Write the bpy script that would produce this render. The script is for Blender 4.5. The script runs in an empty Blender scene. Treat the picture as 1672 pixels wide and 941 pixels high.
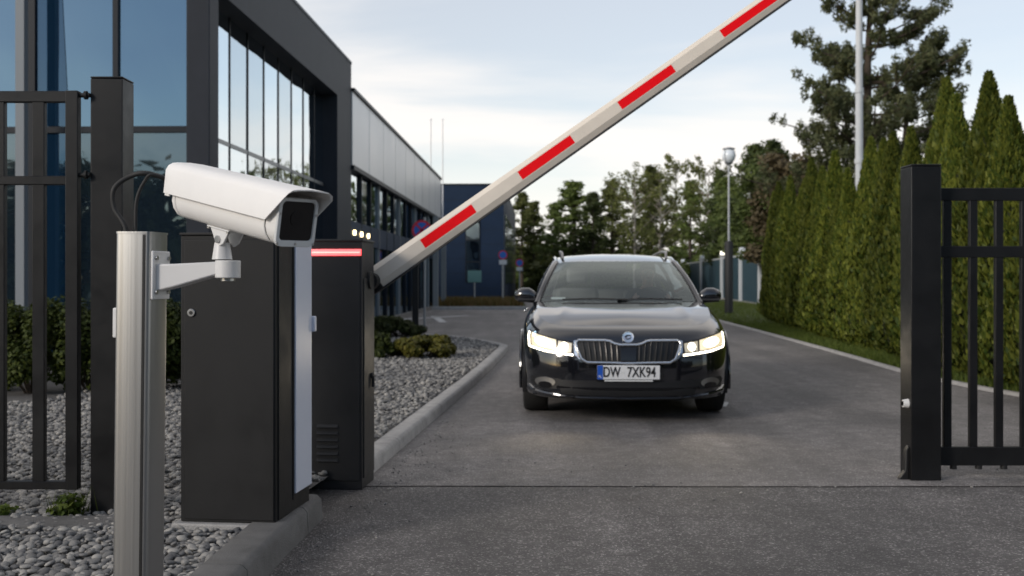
import bpy, bmesh, math, random
from mathutils import Vector, Matrix, noise
from mathutils.bvhtree import BVHTree
R = math.radians
rnd = random.Random(7)
scene = bpy.context.scene
COL = scene.collection

# ------------------------------------------------------------------ materials
def nt(m):
    m.use_nodes = True
    return m.node_tree.nodes, m.node_tree.links

def mat(name, col, rough=.5, metal=0., spec=.5, var=0., vscale=6., bump=0., bscale=60., coat=0., emis=None, estr=0., island=None, rvar=0., stretch=None):
    """Principled surface; var = object-space tone variation, bump = fine relief, island = second colour for random per piece."""
    m = bpy.data.materials.new(name); N, L = nt(m)
    b = N['Principled BSDF']
    b.inputs['Base Color'].default_value = (*col, 1); b.inputs['Roughness'].default_value = rough
    b.inputs['Metallic'].default_value = metal; b.inputs['Specular IOR Level'].default_value = spec
    if coat: b.inputs['Coat Weight'].default_value = coat; b.inputs['Coat IOR'].default_value = 1.6; b.inputs['Coat Roughness'].default_value = .03
    if emis: b.inputs['Emission Color'].default_value = (*emis, 1); b.inputs['Emission Strength'].default_value = estr
    tc = N.new('ShaderNodeTexCoord'); vec = tc.outputs['Object']
    if stretch:
        mp = N.new('ShaderNodeMapping'); mp.inputs['Scale'].default_value = stretch
        L.new(vec, mp.inputs['Vector']); vec = mp.outputs['Vector']
    src = None
    if island:
        g = N.new('ShaderNodeNewGeometry'); mx = N.new('ShaderNodeMix'); mx.data_type = 'RGBA'
        L.new(g.outputs['Random Per Island'], mx.inputs[0])
        mx.inputs[6].default_value = (*col, 1); mx.inputs[7].default_value = (*island, 1)
        src = mx.outputs[2]
    if var or rvar:
        n = N.new('ShaderNodeTexNoise'); n.inputs['Scale'].default_value = vscale; n.inputs['Detail'].default_value = 6
        n.inputs['Roughness'].default_value = .65
        L.new(vec, n.inputs['Vector'])
        if var:
            mr = N.new('ShaderNodeMapRange'); mr.inputs[1].default_value = .3; mr.inputs[2].default_value = .7
            mr.inputs[3].default_value = 1 - var; mr.inputs[4].default_value = 1 + var
            L.new(n.outputs['Fac'], mr.inputs[0])
            vm = N.new('ShaderNodeVectorMath'); vm.operation = 'MULTIPLY'
            if src: L.new(src, vm.inputs[0])
            else: vm.inputs[0].default_value = col
            cx = N.new('ShaderNodeCombineXYZ')
            for i in range(3): L.new(mr.outputs[0], cx.inputs[i])
            L.new(cx.outputs[0], vm.inputs[1]); src = vm.outputs[0]
        if rvar:
            m2 = N.new('ShaderNodeMapRange'); m2.inputs[1].default_value = .3; m2.inputs[2].default_value = .7
            m2.inputs[3].default_value = max(.02, rough - rvar); m2.inputs[4].default_value = rough + rvar
            L.new(n.outputs['Fac'], m2.inputs[0]); L.new(m2.outputs[0], b.inputs['Roughness'])
    if src: L.new(src, b.inputs['Base Color'])
    if bump:
        n2 = N.new('ShaderNodeTexNoise'); n2.inputs['Scale'].default_value = bscale; n2.inputs['Detail'].default_value = 4
        L.new(vec, n2.inputs['Vector'])
        bp = N.new('ShaderNodeBump'); bp.inputs['Strength'].default_value = bump; bp.inputs['Distance'].default_value = .01
        L.new(n2.outputs['Fac'], bp.inputs['Height']); L.new(bp.outputs['Normal'], b.inputs['Normal'])
    return m

def leaf_mat(name, a, b_, trans=.25):
    m = bpy.data.materials.new(name); N, L = nt(m); p = N['Principled BSDF']
    g = N.new('ShaderNodeNewGeometry'); cr = N.new('ShaderNodeMix'); cr.data_type = 'RGBA'
    L.new(g.outputs['Random Per Island'], cr.inputs[0])
    cr.inputs[6].default_value = (*a, 1); cr.inputs[7].default_value = (*b_, 1)
    oi = N.new('ShaderNodeObjectInfo'); om = N.new('ShaderNodeMapRange'); om.inputs[3].default_value = .72; om.inputs[4].default_value = 1.28
    L.new(oi.outputs['Random'], om.inputs[0]); sc_ = N.new('ShaderNodeVectorMath'); sc_.operation = 'SCALE'
    L.new(cr.outputs[2], sc_.inputs[0]); L.new(om.outputs[0], sc_.inputs['Scale'])
    L.new(sc_.outputs[0], p.inputs['Base Color']); p.inputs['Roughness'].default_value = .6
    p.inputs['Specular IOR Level'].default_value = .25
    t = N.new('ShaderNodeBsdfTranslucent'); L.new(sc_.outputs[0], t.inputs['Color'])
    mx = N.new('ShaderNodeMixShader'); mx.inputs[0].default_value = trans
    L.new(p.outputs[0], mx.inputs[1]); L.new(t.outputs[0], mx.inputs[2])
    L.new(mx.outputs[0], N['Material Output'].inputs['Surface'])
    return m

def asphalt(name, base, speck, patch=.22):
    m = bpy.data.materials.new(name); N, L = nt(m); b = N['Principled BSDF']
    tc = N.new('ShaderNodeTexCoord')
    def nz(s, d=4, r=.6):
        n = N.new('ShaderNodeTexNoise'); n.inputs['Scale'].default_value = s; n.inputs['Detail'].default_value = d
        n.inputs['Roughness'].default_value = r; L.new(tc.outputs['Object'], n.inputs['Vector']); return n
    big = nz(.55, 5, .6); fine = nz(90, 2, .6)
    vor = N.new('ShaderNodeTexVoronoi'); vor.inputs['Scale'].default_value = 130; L.new(tc.outputs['Object'], vor.inputs['Vector'])
    sp = N.new('ShaderNodeSeparateColor'); L.new(vor.outputs['Color'], sp.inputs[0])
    pw = N.new('ShaderNodeMath'); pw.operation = 'POWER'; pw.inputs[1].default_value = 9.; L.new(sp.outputs[0], pw.inputs[0])
    mr = N.new('ShaderNodeMapRange'); mr.inputs[1].default_value = .32; mr.inputs[2].default_value = .68
    mr.inputs[3].default_value = 1 - patch; mr.inputs[4].default_value = 1 + patch; L.new(big.outputs['Fac'], mr.inputs[0])
    mx = N.new('ShaderNodeMix'); mx.data_type = 'RGBA'; L.new(pw.outputs[0], mx.inputs[0])
    mx.inputs[6].default_value = (*base, 1); mx.inputs[7].default_value = (*speck, 1)
    vm = N.new('ShaderNodeVectorMath'); vm.operation = 'SCALE'; L.new(mx.outputs[2], vm.inputs[0]); L.new(mr.outputs[0], vm.inputs['Scale'])
    mid = nz(7, 5, .7); m3 = N.new('ShaderNodeMapRange'); m3.inputs[1].default_value = .3; m3.inputs[2].default_value = .7
    m3.inputs[3].default_value = .72; m3.inputs[4].default_value = 1.25; L.new(mid.outputs['Fac'], m3.inputs[0])
    mpp = N.new('ShaderNodeMapping'); mpp.inputs['Scale'].default_value = (1.5, .10, 1); L.new(tc.outputs['Object'], mpp.inputs['Vector'])
    st = N.new('ShaderNodeTexNoise'); st.inputs['Scale'].default_value = 1.6; st.inputs['Detail'].default_value = 4; L.new(mpp.outputs[0], st.inputs['Vector'])
    m4 = N.new('ShaderNodeMapRange'); m4.inputs[1].default_value = .35; m4.inputs[2].default_value = .65; m4.inputs[3].default_value = .78; m4.inputs[4].default_value = 1.12; L.new(st.outputs['Fac'], m4.inputs[0])
    ml = N.new('ShaderNodeMath'); ml.operation = 'MULTIPLY'; L.new(m3.outputs[0], ml.inputs[0]); L.new(m4.outputs[0], ml.inputs[1])
    v2 = N.new('ShaderNodeVectorMath'); v2.operation = 'SCALE'; L.new(vm.outputs[0], v2.inputs[0]); L.new(ml.outputs[0], v2.inputs['Scale'])
    L.new(v2.outputs[0], b.inputs['Base Color'])
    r2 = N.new('ShaderNodeMapRange'); r2.inputs[1].default_value = .3; r2.inputs[2].default_value = .7
    r2.inputs[3].default_value = .62; r2.inputs[4].default_value = .9; L.new(big.outputs['Fac'], r2.inputs[0]); L.new(r2.outputs[0], b.inputs['Roughness'])
    ad = N.new('ShaderNodeMath'); ad.operation = 'ADD'; L.new(vor.outputs['Distance'], ad.inputs[0]); L.new(fine.outputs['Fac'], ad.inputs[1])
    bp = N.new('ShaderNodeBump'); bp.inputs['Strength'].default_value = .85; bp.inputs['Distance'].default_value = .006
    L.new(ad.outputs[0], bp.inputs['Height']); L.new(bp.outputs['Normal'], b.inputs['Normal'])
    b.inputs['Specular IOR Level'].default_value = .45
    return m

def facade_glass(name, dark, tint, refl, wav=.012, top=.95):
    """coated reflective glazing: dark body with a mirror coat, slightly wavy"""
    m = bpy.data.materials.new(name); N, L = nt(m); b = N['Principled BSDF']
    b.inputs['Base Color'].default_value = (*dark, 1); b.inputs['Roughness'].default_value = .05
    g = N.new('ShaderNodeBsdfGlossy'); g.inputs['Color'].default_value = (*tint, 1); g.inputs['Roughness'].default_value = .015
    lw = N.new('ShaderNodeLayerWeight'); lw.inputs['Blend'].default_value = .35
    mr = N.new('ShaderNodeMapRange'); mr.inputs[3].default_value = refl; mr.inputs[4].default_value = top
    L.new(lw.outputs['Fresnel'], mr.inputs[0])
    tc = N.new('ShaderNodeTexCoord'); n = N.new('ShaderNodeTexNoise'); n.inputs['Scale'].default_value = .9; n.inputs['Detail'].default_value = 1
    L.new(tc.outputs['Object'], n.inputs['Vector'])
    bp = N.new('ShaderNodeBump'); bp.inputs['Strength'].default_value = 1; bp.inputs['Distance'].default_value = wav
    L.new(n.outputs['Fac'], bp.inputs['Height']); L.new(bp.outputs['Normal'], g.inputs['Normal'])
    mx = N.new('ShaderNodeMixShader'); L.new(mr.outputs[0], mx.inputs[0]); L.new(b.outputs[0], mx.inputs[1]); L.new(g.outputs[0], mx.inputs[2])
    L.new(mx.outputs[0], N['Material Output'].inputs['Surface'])
    return m

def car_glass(name, tint, base=.06):
    m = bpy.data.materials.new(name); N, L = nt(m)
    t = N.new('ShaderNodeBsdfTransparent'); t.inputs['Color'].default_value = (*tint, 1)
    g = N.new('ShaderNodeBsdfGlossy'); g.inputs['Roughness'].default_value = .02; g.inputs['Color'].default_value = (.9, 1, 1, 1)
    f = N.new('ShaderNodeFresnel'); f.inputs['IOR'].default_value = 1.5
    ad = N.new('ShaderNodeMath'); ad.operation = 'ADD'; ad.inputs[1].default_value = base; L.new(f.outputs[0], ad.inputs[0])
    mx = N.new('ShaderNodeMixShader'); L.new(ad.outputs[0], mx.inputs[0]); L.new(t.outputs[0], mx.inputs[1]); L.new(g.outputs[0], mx.inputs[2])
    L.new(mx.outputs[0], N['Material Output'].inputs['Surface'])
    return m

def emit(name, col, s):
    return mat(name, (.8, .8, .8), .4, emis=col, estr=s)

K = {}
K['powder'] = mat('dark_powder_coat', (.0155, .0155, .016), .5, spec=.25, var=.12, vscale=3, bump=.06, bscale=900, rvar=.12)
K['powder3'] = mat('lightened_powder_coat', (.027, .027, .028), .5, spec=.3, var=.12, vscale=3, bump=.06, bscale=900, rvar=.12)  # dark powder coat made lighter to offset the shade on the barrier cabinet
K['powder2'] = mat('gate_powder_coat', (.0075, .0075, .008), .42, spec=.3, var=.12, vscale=4, bump=.06, bscale=900, rvar=.12)
K['black'] = mat('black_rubber', (.012, .012, .012), .65)
K['white_paint'] = mat('white_housing_paint', (.80, .785, .765), .38, var=.025, vscale=9, rvar=.06, bump=.02, bscale=500)
K['grey_paint'] = mat('light_grey_paint', (.66, .655, .65), .4, var=.03, vscale=8)
K['bezel'] = mat('pale_grey_bezel', (.60, .61, .61), .45)
K['steel'] = mat('brushed_steel', (.42, .425, .432), .33, 1., var=.05, vscale=22, stretch=(9, 9, .03), rvar=.05)
K['screw'] = mat('screw_steel', (.5, .5, .5), .3, 1.)
K['lens'] = mat('camera_window', (.004, .004, .005), .06, spec=.6)
K['arm_white'] = mat('cream_arm_paint', (.73, .655, .56), .45, var=.05, vscale=5, rvar=.08)
K['arm_edge'] = mat('grey_arm_edge', (.44, .43, .39), .5, var=.08, vscale=20)
K['red'] = mat('red_reflective_tape', (.86, .003, .008), .5, spec=.12, var=.05, vscale=40)
K['strip'] = mat('white_acrylic', (.60, .64, .74), .35, var=.03, vscale=3)
K['led_core'] = emit('led_core', (1, .20, .15), 2.3)
K['led_edge'] = emit('led_edge', (1, .008, .006), 1.7)
K['concrete_near'] = mat('shaded_kerb_concrete', (.105, .104, .103), .85, var=.25, vscale=7, bump=.5, bscale=140)  # near kerb: its shade is put into a darker concrete tone
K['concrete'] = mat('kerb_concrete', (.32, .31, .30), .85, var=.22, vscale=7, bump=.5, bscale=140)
K['concrete_d'] = mat('dark_concrete', (.13, .125, .12), .9, var=.3, vscale=6, bump=.5, bscale=120)
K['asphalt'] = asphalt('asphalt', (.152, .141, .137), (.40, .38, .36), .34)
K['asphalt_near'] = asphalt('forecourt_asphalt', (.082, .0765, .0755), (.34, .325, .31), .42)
K['soil'] = mat('grey_soil', (.10, .095, .09), .95, var=.3, vscale=25, bump=.6, bscale=60)
K['lawn'] = mat('lawn_soil', (.045, .060, .018), .9, var=.35, vscale=4, bump=.6, bscale=50)
K['ground'] = mat('meadow_ground', (.05, .065, .025), .95, var=.3, vscale=.4)
K['pebble'] = mat('pebble', (.085, .085, .088), .75, island=(.34, .325, .30), var=.15, vscale=30, bump=.2, bscale=200)
K['line'] = mat('road_paint', (.5, .5, .5), .7, var=.25, vscale=5)
K['clad_dark'] = mat('charcoal_cladding', (.018, .022, .031), .55, spec=.22, var=.14, vscale=2.2, bump=.25, bscale=90)
K['clad_navy'] = mat('navy_panel', (.012, .026, .056), .55, spec=.2, var=.12, vscale=1.5)
K['clad_light'] = mat('silver_cladding', (.62, .63, .65), .36, .35, var=.06, vscale=.8, rvar=.05)
K['alu'] = mat('grey_aluminium', (.30, .31, .32), .4, .6)
K['painted_reflection'] = facade_glass('blue_reflection_glazing', (.010, .035, .075), (.07, .13, .20), .45)  # dark blue reflection put into the colour of panels on the office glass
K['pipe'] = mat('grey_pipe', (.17, .19, .21), .5)
K['mullion'] = mat('dark_mullion', (.011, .014, .020), .45, spec=.25)
K['glass'] = facade_glass('reflective_glazing', (.006, .010, .018), (.185, .285, .385), .62)
K['glass_dim'] = facade_glass('dim_glazing', (.02, .028, .036), (.13, .18, .24), .5)
K['glass_side'] = facade_glass('side_glazing', (.01, .014, .02), (.80, .88, .93), .70)
K['glass_dark'] = facade_glass('dark_glazing', (.012, .021, .032), (.30, .40, .48), .24, top=.72)
K['roofing'] = mat('roof_felt', (.05, .05, .05), .9, var=.2)
K['pole'] = mat('galvanised_pole', (.40, .41, .42), .45, .7, var=.08, vscale=5)
K['pale_pole'] = mat('pale_mast', (.8, .8, .8), .5)
K['sign_red'] = mat('sign_red', (.72, .02, .05), .4)
K['sign_blue'] = mat('sign_blue', (.025, .16, .60), .4)
K['sign_white'] = mat('sign_white', (.7, .7, .7), .5)
K['sign_teal'] = mat('sign_teal', (.10, .22, .22), .5)
K['fence_panel'] = mat('blue_green_panel', (.022, .055, .075), .55, var=.1, vscale=2)
K['white_post'] = mat('white_post', (.52, .54, .56), .6, var=.05)
K['globe'] = mat('milky_globe', (.78, .82, .86), .2, spec=.6)
K['lamp_on'] = emit('lamp_on', (1, .93, .75), 1.6)
K['lamp_warm'] = emit('warm_lamp', (1, .78, .42), 6)
K['bark'] = mat('bark', (.06, .045, .033), .9, var=.3, vscale=12, bump=.8, bscale=40)
K['bark_pale'] = mat('pale_bark', (.28, .25, .21), .85, var=.3, vscale=9)
K['l_thuja'] = leaf_mat('thuja_sprays', (.026, .052, .007), (.160, .175, .026), .25)
K['l_pine'] = leaf_mat('pine_needles', (.042, .056, .024), (.120, .125, .058), .25)
K['l_dark'] = leaf_mat('dark_leaves', (.052, .078, .028), (.122, .150, .050), .35)
K['l_olive'] = leaf_mat('olive_leaves', (.085, .104, .030), (.175, .188, .058), .35)
K['l_mid'] = leaf_mat('mid_green_leaves', (.080, .118, .030), (.160, .200, .056), .35)
K['l_rust'] = leaf_mat('rusty_leaves', (.075, .060, .030), (.110, .085, .045), .2)
K['l_hedge'] = leaf_mat('hedge_leaves', (.020, .032, .006), (.060, .075, .012), .2)
K['l_yellow'] = leaf_mat('yellow_green_leaves', (.065, .072, .010), (.17, .15, .022), .2)
K['l_grass'] = leaf_mat('grass_blades', (.045, .075, .010), (.12, .15, .03), .3)
K['l_heath'] = leaf_mat('heath_ground_cover', (.085, .085, .018), (.19, .11, .045), .2)
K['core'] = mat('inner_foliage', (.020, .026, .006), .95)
# car
K['paint'] = mat('black_car_paint', (.006, .0065, .009), .10, spec=.5, coat=1.)
K['trim'] = mat('matt_black_trim', (.006, .006, .007), .5)
K['gloss_black'] = mat('gloss_black_plastic', (.006, .006, .007), .12)
K['chrome'] = mat('chrome', (.80, .80, .80), .14, 1.)
K['satin'] = mat('satin_chrome', (.32, .31, .30), .35, .9)
K['slat'] = mat('dark_slat', (.05, .048, .047), .35, .8)
K['windscreen'] = car_glass('windscreen_glass', (.84, .93, .92), .06)
K['sideglass'] = car_glass('tinted_glass', (.74, .78, .78), .02)
K['lamp_clear'] = car_glass('lamp_cover', (.95, .95, .95), .02)
K['head_hot'] = emit('headlamp_glow', (1, .90, .70), 5)
K['head_warm'] = mat('headlamp_bowl', (.6, .55, .45), .2, .7, emis=(1, .82, .52), estr=.62)
K['head_mid'] = mat('headlamp_reflector', (.55, .5, .42), .2, .8, emis=(1, .82, .5), estr=.22)
K['tyre'] = mat('tyre_rubber', (.014, .014, .014), .8, bump=.3, bscale=120)
K['rim'] = mat('alloy_rim', (.35, .35, .36), .3, .9)
K['interior'] = mat('cabin_plastic', (.065, .068, .072), .7)
K['seat'] = mat('seat_fabric', (.16, .155, .15), .9)
K['plate_w'] = mat('plate_white', (.66, .67, .68), .4)
K['plate_b'] = mat('plate_blue', (.01, .08, .42), .4)
K['ink'] = mat('plate_ink', (.006, .006, .006), .5)
K['skin'] = mat('skin', (.48, .27, .20), .5)
K['lips'] = mat('lips', (.35, .13, .11), .5)
K['shirt'] = mat('grey_shirt', (.07, .08, .10), .9)
K['hair'] = mat('dark_hair', (.02, .014, .01), .7)

# ------------------------------------------------------------------ mesh helpers
class MB:
    def __init__(s): s.v = []; s.f = []; s.m = []
    def add(s, vs, fs, mi=0, M=None):
        o = len(s.v)
        s.v += [tuple(M @ Vector(p)) if M else tuple(p) for p in vs]
        s.f += [tuple(i + o for i in f) for f in fs]; s.m += [mi] * len(fs)
        return s
    def box(s, x0, x1, y0, y1, z0, z1, mi=0, M=None):
        vs = [(x, y, z) for x in (x0, x1) for y in (y0, y1) for z in (z0, z1)]
        return s.add(vs, [(0, 1, 3, 2), (4, 6, 7, 5), (0, 4, 5, 1), (2, 3, 7, 6), (0, 2, 6, 4), (1, 5, 7, 3)], mi, M)
    def tube(s, pts, r, n=10, mi=0, cap=True, M=None, closed=False):
        pts = [Vector(p) for p in pts]; k = len(pts)
        rr = r if isinstance(r, (list, tuple)) else [r] * k
        up = None; vs = []
        for i, p in enumerate(pts):
            if closed: d = pts[(i + 1) % k] - pts[i - 1]
            else: d = pts[min(i + 1, k - 1)] - pts[max(i - 1, 0)]
            d.normalize()
            if up is None:
                up = d.orthogonal().normalized() if abs(d.z) > .9 else (Vector((0, 0, 1)) - d * d.z).normalized()
            else:
                up = up - d * up.dot(d); up = up.normalized() if up.length > 1e-6 else d.orthogonal().normalized()
            w = d.cross(up)
            for j in range(n):
                a = 2 * math.pi * j / n
                vs.append(p + (up * math.cos(a) + w * math.sin(a)) * rr[i])
        fs = []
        for i in range(k if closed else k - 1):
            for j in range(n):
                a, b = i * n + j, i * n + (j + 1) % n; c = ((i + 1) % k) * n
                fs.append((a, b, c + (j + 1) % n, c + j))
        if cap and not closed: fs += [tuple(range(n))[::-1], tuple((k - 1) * n + j for j in range(n))]
        return s.add(vs, fs, mi, M)
    def cyl(s, p0, p1, r0, r1=None, n=20, mi=0, M=None):
        return s.tube([p0, p1], [r0, r0 if r1 is None else r1], n, mi, True, M)
    def prism(s, poly, a0, a1, axis='y', mi=0, M=None):
        k = len(poly)
        def P(u, w, a): return {'y': (u, a, w), 'x': (a, u, w), 'z': (u, w, a)}[axis]
        vs = [P(u, w, a0) for u, w in poly] + [P(u, w, a1) for u, w in poly]
        fs = [tuple(range(k)), tuple(range(2 * k - 1, k - 1, -1))] + [(i, i + k, (i + 1) % k + k, (i + 1) % k) for i in range(k)]
        return s.add(vs, fs, mi, M)
    def lathe(s, prof, n=24, mi=0, M=None):
        k = len(prof); vs = [(r * math.cos(2 * math.pi * j / n), r * math.sin(2 * math.pi * j / n), z) for r, z in prof for j in range(n)]
        fs = [(i * n + j, i * n + (j + 1) % n, (i + 1) * n + (j + 1) % n, (i + 1) * n + j) for i in range(k - 1) for j in range(n)]
        return s.add(vs, fs, mi, M)
    def grid(s, rows, mi=0, M=None):
        h, w = len(rows), len(rows[0]); vs = [p for r_ in rows for p in r_]
        return s.add(vs, [(i * w + j, i * w + j + 1, (i + 1) * w + j + 1, (i + 1) * w + j) for i in range(h - 1) for j in range(w - 1)], mi, M)
    def loft(s, loops, mi=0, cap=True, M=None):
        k = len(loops[0]); vs = [p for l in loops for p in l]; fs = []
        for i in range(len(loops) - 1):
            for j in range(k): fs.append((i * k + j, i * k + (j + 1) % k, (i + 1) * k + (j + 1) % k, (i + 1) * k + j))
        if cap: fs += [tuple(range(k))[::-1], tuple((len(loops) - 1) * k + j for j in range(k))]
        return s.add(vs, fs, mi, M)
    def build(s, name, mats, parent=None, smooth=35, bevel=0, sub=0, fix=True):
        me = bpy.data.meshes.new(name); me.from_pydata(s.v, [], s.f)
        mats = mats if isinstance(mats, (list, tuple)) else [mats]
        for m in mats: me.materials.append(K[m] if isinstance(m, str) else m)
        if len(mats) > 1: me.polygons.foreach_set('material_index', s.m)
        if fix:
            bm = bmesh.new(); bm.from_mesh(me); bmesh.ops.recalc_face_normals(bm, faces=bm.faces); bm.to_mesh(me); bm.free()
        if smooth is not None:
            me.polygons.foreach_set('use_smooth', [True] * len(me.polygons))
            if smooth < 180: me.set_sharp_from_angle(angle=R(smooth))
        me.update()
        o = bpy.data.objects.new(name, me); COL.objects.link(o)
        if parent: o.parent = parent
        if bevel:
            b = o.modifiers.new('bevel', 'BEVEL'); b.width = bevel; b.segments = 2; b.limit_method = 'ANGLE'; b.angle_limit = R(40)
        if sub:
            d = o.modifiers.new('sub', 'SUBSURF'); d.levels = sub; d.render_levels = sub
        return o

def tag(o, label=None, cat=None, group=None, kind=None):
    if label: o['label'] = label
    if cat: o['category'] = cat
    if group: o['group'] = group
    if kind: o['kind'] = kind
    return o
def thing(name, label, cat, loc=(0, 0, 0), rz=0, group=None):
    o = bpy.data.objects.new(name, None); COL.objects.link(o); o.location = loc; o.rotation_euler = (0, 0, rz); o.empty_display_size = .1
    return tag(o, label, cat, group)
def copy_tree(o, parent=None):
    c = o.copy(); COL.objects.link(c); c.parent = parent
    for ch in [x for x in bpy.data.objects if x.parent == o]: copy_tree(ch, c)
    return c
def struct(mb, name, m, **k): return tag(mb.build(name, m, **k), kind='structure')

def resample(pts, step):
    out = [Vector(pts[0])]; acc = 0.
    for a, b in zip(pts, pts[1:]):
        a, b = Vector(a), Vector(b); L_ = (b - a).length; t = step - acc
        while t <= L_: out.append(a.lerp(b, t / L_)); t += step
        acc = (acc + L_) % step if t > L_ else 0
        acc = L_ - (t - step)
    return out
def smooth_poly(pts, n=6):
    P = [Vector(p) for p in pts]; out = []
    for i in range(len(P) - 1):
        a, b, c, d = P[max(i - 1, 0)], P[i], P[i + 1], P[min(i + 2, len(P) - 1)]
        for j in range(n):
            t = j / n
            out.append(.5 * ((2 * b) + (c - a) * t + (2 * a - 5 * b + 4 * c - d) * t * t + (3 * b - a - 3 * c + d) * t ** 3))
    out.append(P[-1]); return out

# ------------------------------------------------------------------ camera, sky, sun
F = 1760.0
cam = bpy.data.cameras.new('camera'); co = bpy.data.objects.new('camera', cam); COL.objects.link(co); scene.camera = co
co.location = (0, 0, 1.18); co.rotation_euler = (R(90), 0, 0)
cam.sensor_width = 36; cam.lens = 36 * F / 1672; cam.shift_y = -15.5 / 1672; cam.clip_end = 3000; cam.clip_start = .05
cam.dof.use_dof = True; cam.dof.focus_distance = 3.3; cam.dof.aperture_fstop = 5.0

SUN_EL, SUN_AZ = R(21), R(230)        # azimuth from +Y clockwise: low sun behind and to the left of the viewer
w = bpy.data.worlds.new('World'); scene.world = w; w.use_nodes = True
N, L = w.node_tree.nodes, w.node_tree.links
bg = N['Background']; bg.inputs['Strength'].default_value = .10
sky = N.new('ShaderNodeTexSky'); sky.sky_type = 'NISHITA'; sky.sun_disc = False; sky.sun_elevation = SUN_EL; sky.sun_rotation = SUN_AZ
sky.air_density = 1.0; sky.dust_density = .6; sky.ozone_density = 1.4
tc = N.new('ShaderNodeTexCoord'); sep = N.new('ShaderNodeSeparateXYZ'); L.new(tc.outputs['Generated'], sep.inputs[0])
def wm(op, a, b=None, c=None):
    n = N.new('ShaderNodeMath'); n.operation = op
    for i, x in enumerate((a, b, c)):
        if x is None: continue
        if isinstance(x, (int, float)): n.inputs[i].default_value = x
        else: L.new(x, n.inputs[i])
    return n.outputs[0]
zc = wm('ADD', wm('MAXIMUM', sep.outputs[2], 0.), .16)
cx = N.new('ShaderNodeCombineXYZ'); L.new(wm('DIVIDE', sep.outputs[0], zc), cx.inputs[0]); L.new(wm('DIVIDE', sep.outputs[1], zc), cx.inputs[1])
mp = N.new('ShaderNodeMapping'); mp.inputs['Scale'].default_value = (.55, 1.0, 1); mp.inputs['Location'].default_value = (3.1, 1.7, 0); mp.inputs['Rotation'].default_value = (0, 0, R(20))
L.new(cx.outputs[0], mp.inputs['Vector'])
nz = N.new('ShaderNodeTexNoise'); nz.inputs['Scale'].default_value = .9; nz.inputs['Detail'].default_value = 7; nz.inputs['Roughness'].default_value = .52; nz.inputs['Distortion'].default_value = .4
L.new(mp.outputs[0], nz.inputs['Vector'])
mr = N.new('ShaderNodeMapRange'); mr.interpolation_type = 'SMOOTHSTEP'; mr.inputs[1].default_value = .36; mr.inputs[2].default_value = .62; mr.inputs[3].default_value = .43; mr.inputs[4].default_value = .97
L.new(nz.outputs['Fac'], mr.inputs[0])
hz = N.new('ShaderNodeMapRange'); hz.interpolation_type = 'SMOOTHSTEP'; hz.inputs[1].default_value = .0; hz.inputs[2].default_value = .22; hz.inputs[3].default_value = 1.; hz.inputs[4].default_value = 0.
L.new(sep.outputs[2], hz.inputs[0])
# the cloud deck is thinner behind the viewer (the office glass mirrors blue sky there)
bk = N.new('ShaderNodeMapRange'); bk.interpolation_type = 'SMOOTHSTEP'; bk.inputs[1].default_value = -.75; bk.inputs[2].default_value = .25; bk.inputs[3].default_value = .12; bk.inputs[4].default_value = 1.
L.new(sep.outputs[1], bk.inputs[0])
cf = wm('MULTIPLY', wm('MAXIMUM', mr.outputs[0], hz.outputs[0]), bk.outputs[0])
mx = N.new('ShaderNodeMix'); mx.data_type = 'RGBA'; L.new(cf, mx.inputs[0]); L.new(sky.outputs[0], mx.inputs[6])
mx.inputs[7].default_value = (7.9, 7.5, 7.15, 1)
L.new(mx.outputs[2], bg.inputs['Color'])
sl = bpy.data.lights.new('sun', 'SUN'); so = bpy.data.objects.new('sun', sl); COL.objects.link(so)
sl.energy = 1.4; sl.angle = R(14); sl.color = (1, .925, .84)
sd = Vector((math.sin(SUN_AZ) * math.cos(SUN_EL), math.cos(SUN_AZ) * math.cos(SUN_EL), math.sin(SUN_EL)))
so.rotation_euler = sd.to_track_quat('Z', 'Y').to_euler()
scene.view_settings.view_transform = 'Standard'; scene.view_settings.look = 'None'; scene.view_settings.gamma = 1; scene.view_settings.exposure = 0.48

# ------------------------------------------------------------------ ground, roads, kerbs
struct(MB().grid([[(-400, -200, -.02), (400, -200, -.02)], [(-400, 900, -.02), (400, 900, -.02)]]), 'ground', 'ground', smooth=None)
RK = smooth_poly([(9.5, 6.6), (7.0, 7.2), (5.7, 8.6), (5.12, 10.4), (4.9, 12), (4.87, 13.6), (5.08, 17), (5.33, 22), (5.6, 28), (5.9, 36), (6.6, 60), (8, 120)], 5)
def sheet(poly, z, name, m):
    b = MB(); b.add([(x, y, z) for x, y in poly], [tuple(range(len(poly)))])
    return struct(b, name, m, smooth=None, fix=True)
# asphalt beyond the gate line, and the darker forecourt in front of it
pr = [(p[0] + .03, p[1]) for p in RK]
JG = [(-1.3 + .12 * i, 6.125 + .010 * noise.noise(Vector((i * .37, 1, 0))) + .02 * noise.noise(Vector((i * .06, 5, 0)))) for i in range(90)]
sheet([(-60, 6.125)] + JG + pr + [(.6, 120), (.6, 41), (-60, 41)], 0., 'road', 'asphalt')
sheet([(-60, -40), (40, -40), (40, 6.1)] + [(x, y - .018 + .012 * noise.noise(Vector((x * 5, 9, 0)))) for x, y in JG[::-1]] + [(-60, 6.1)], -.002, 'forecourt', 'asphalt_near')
struct(MB().box(-1.2, 9.5, 6.06, 6.18, -.03, -.0065), 'gate_track', 'asphalt_near')
KL1 = [(-1.02, -4), (-1.01, 2.0), (-.99, 3.2), (-.957, 4.6), (-.925, 5.30)]
KL2 = smooth_poly([(-.84, 6.42), (-.60, 9.5), (-.33, 13), (-.08, 17.2), (-.10, 18.1), (-.50, 19.4), (-1.16, 20.9), (-2.3, 22.2), (-3.3, 23.0)], 6)
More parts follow.
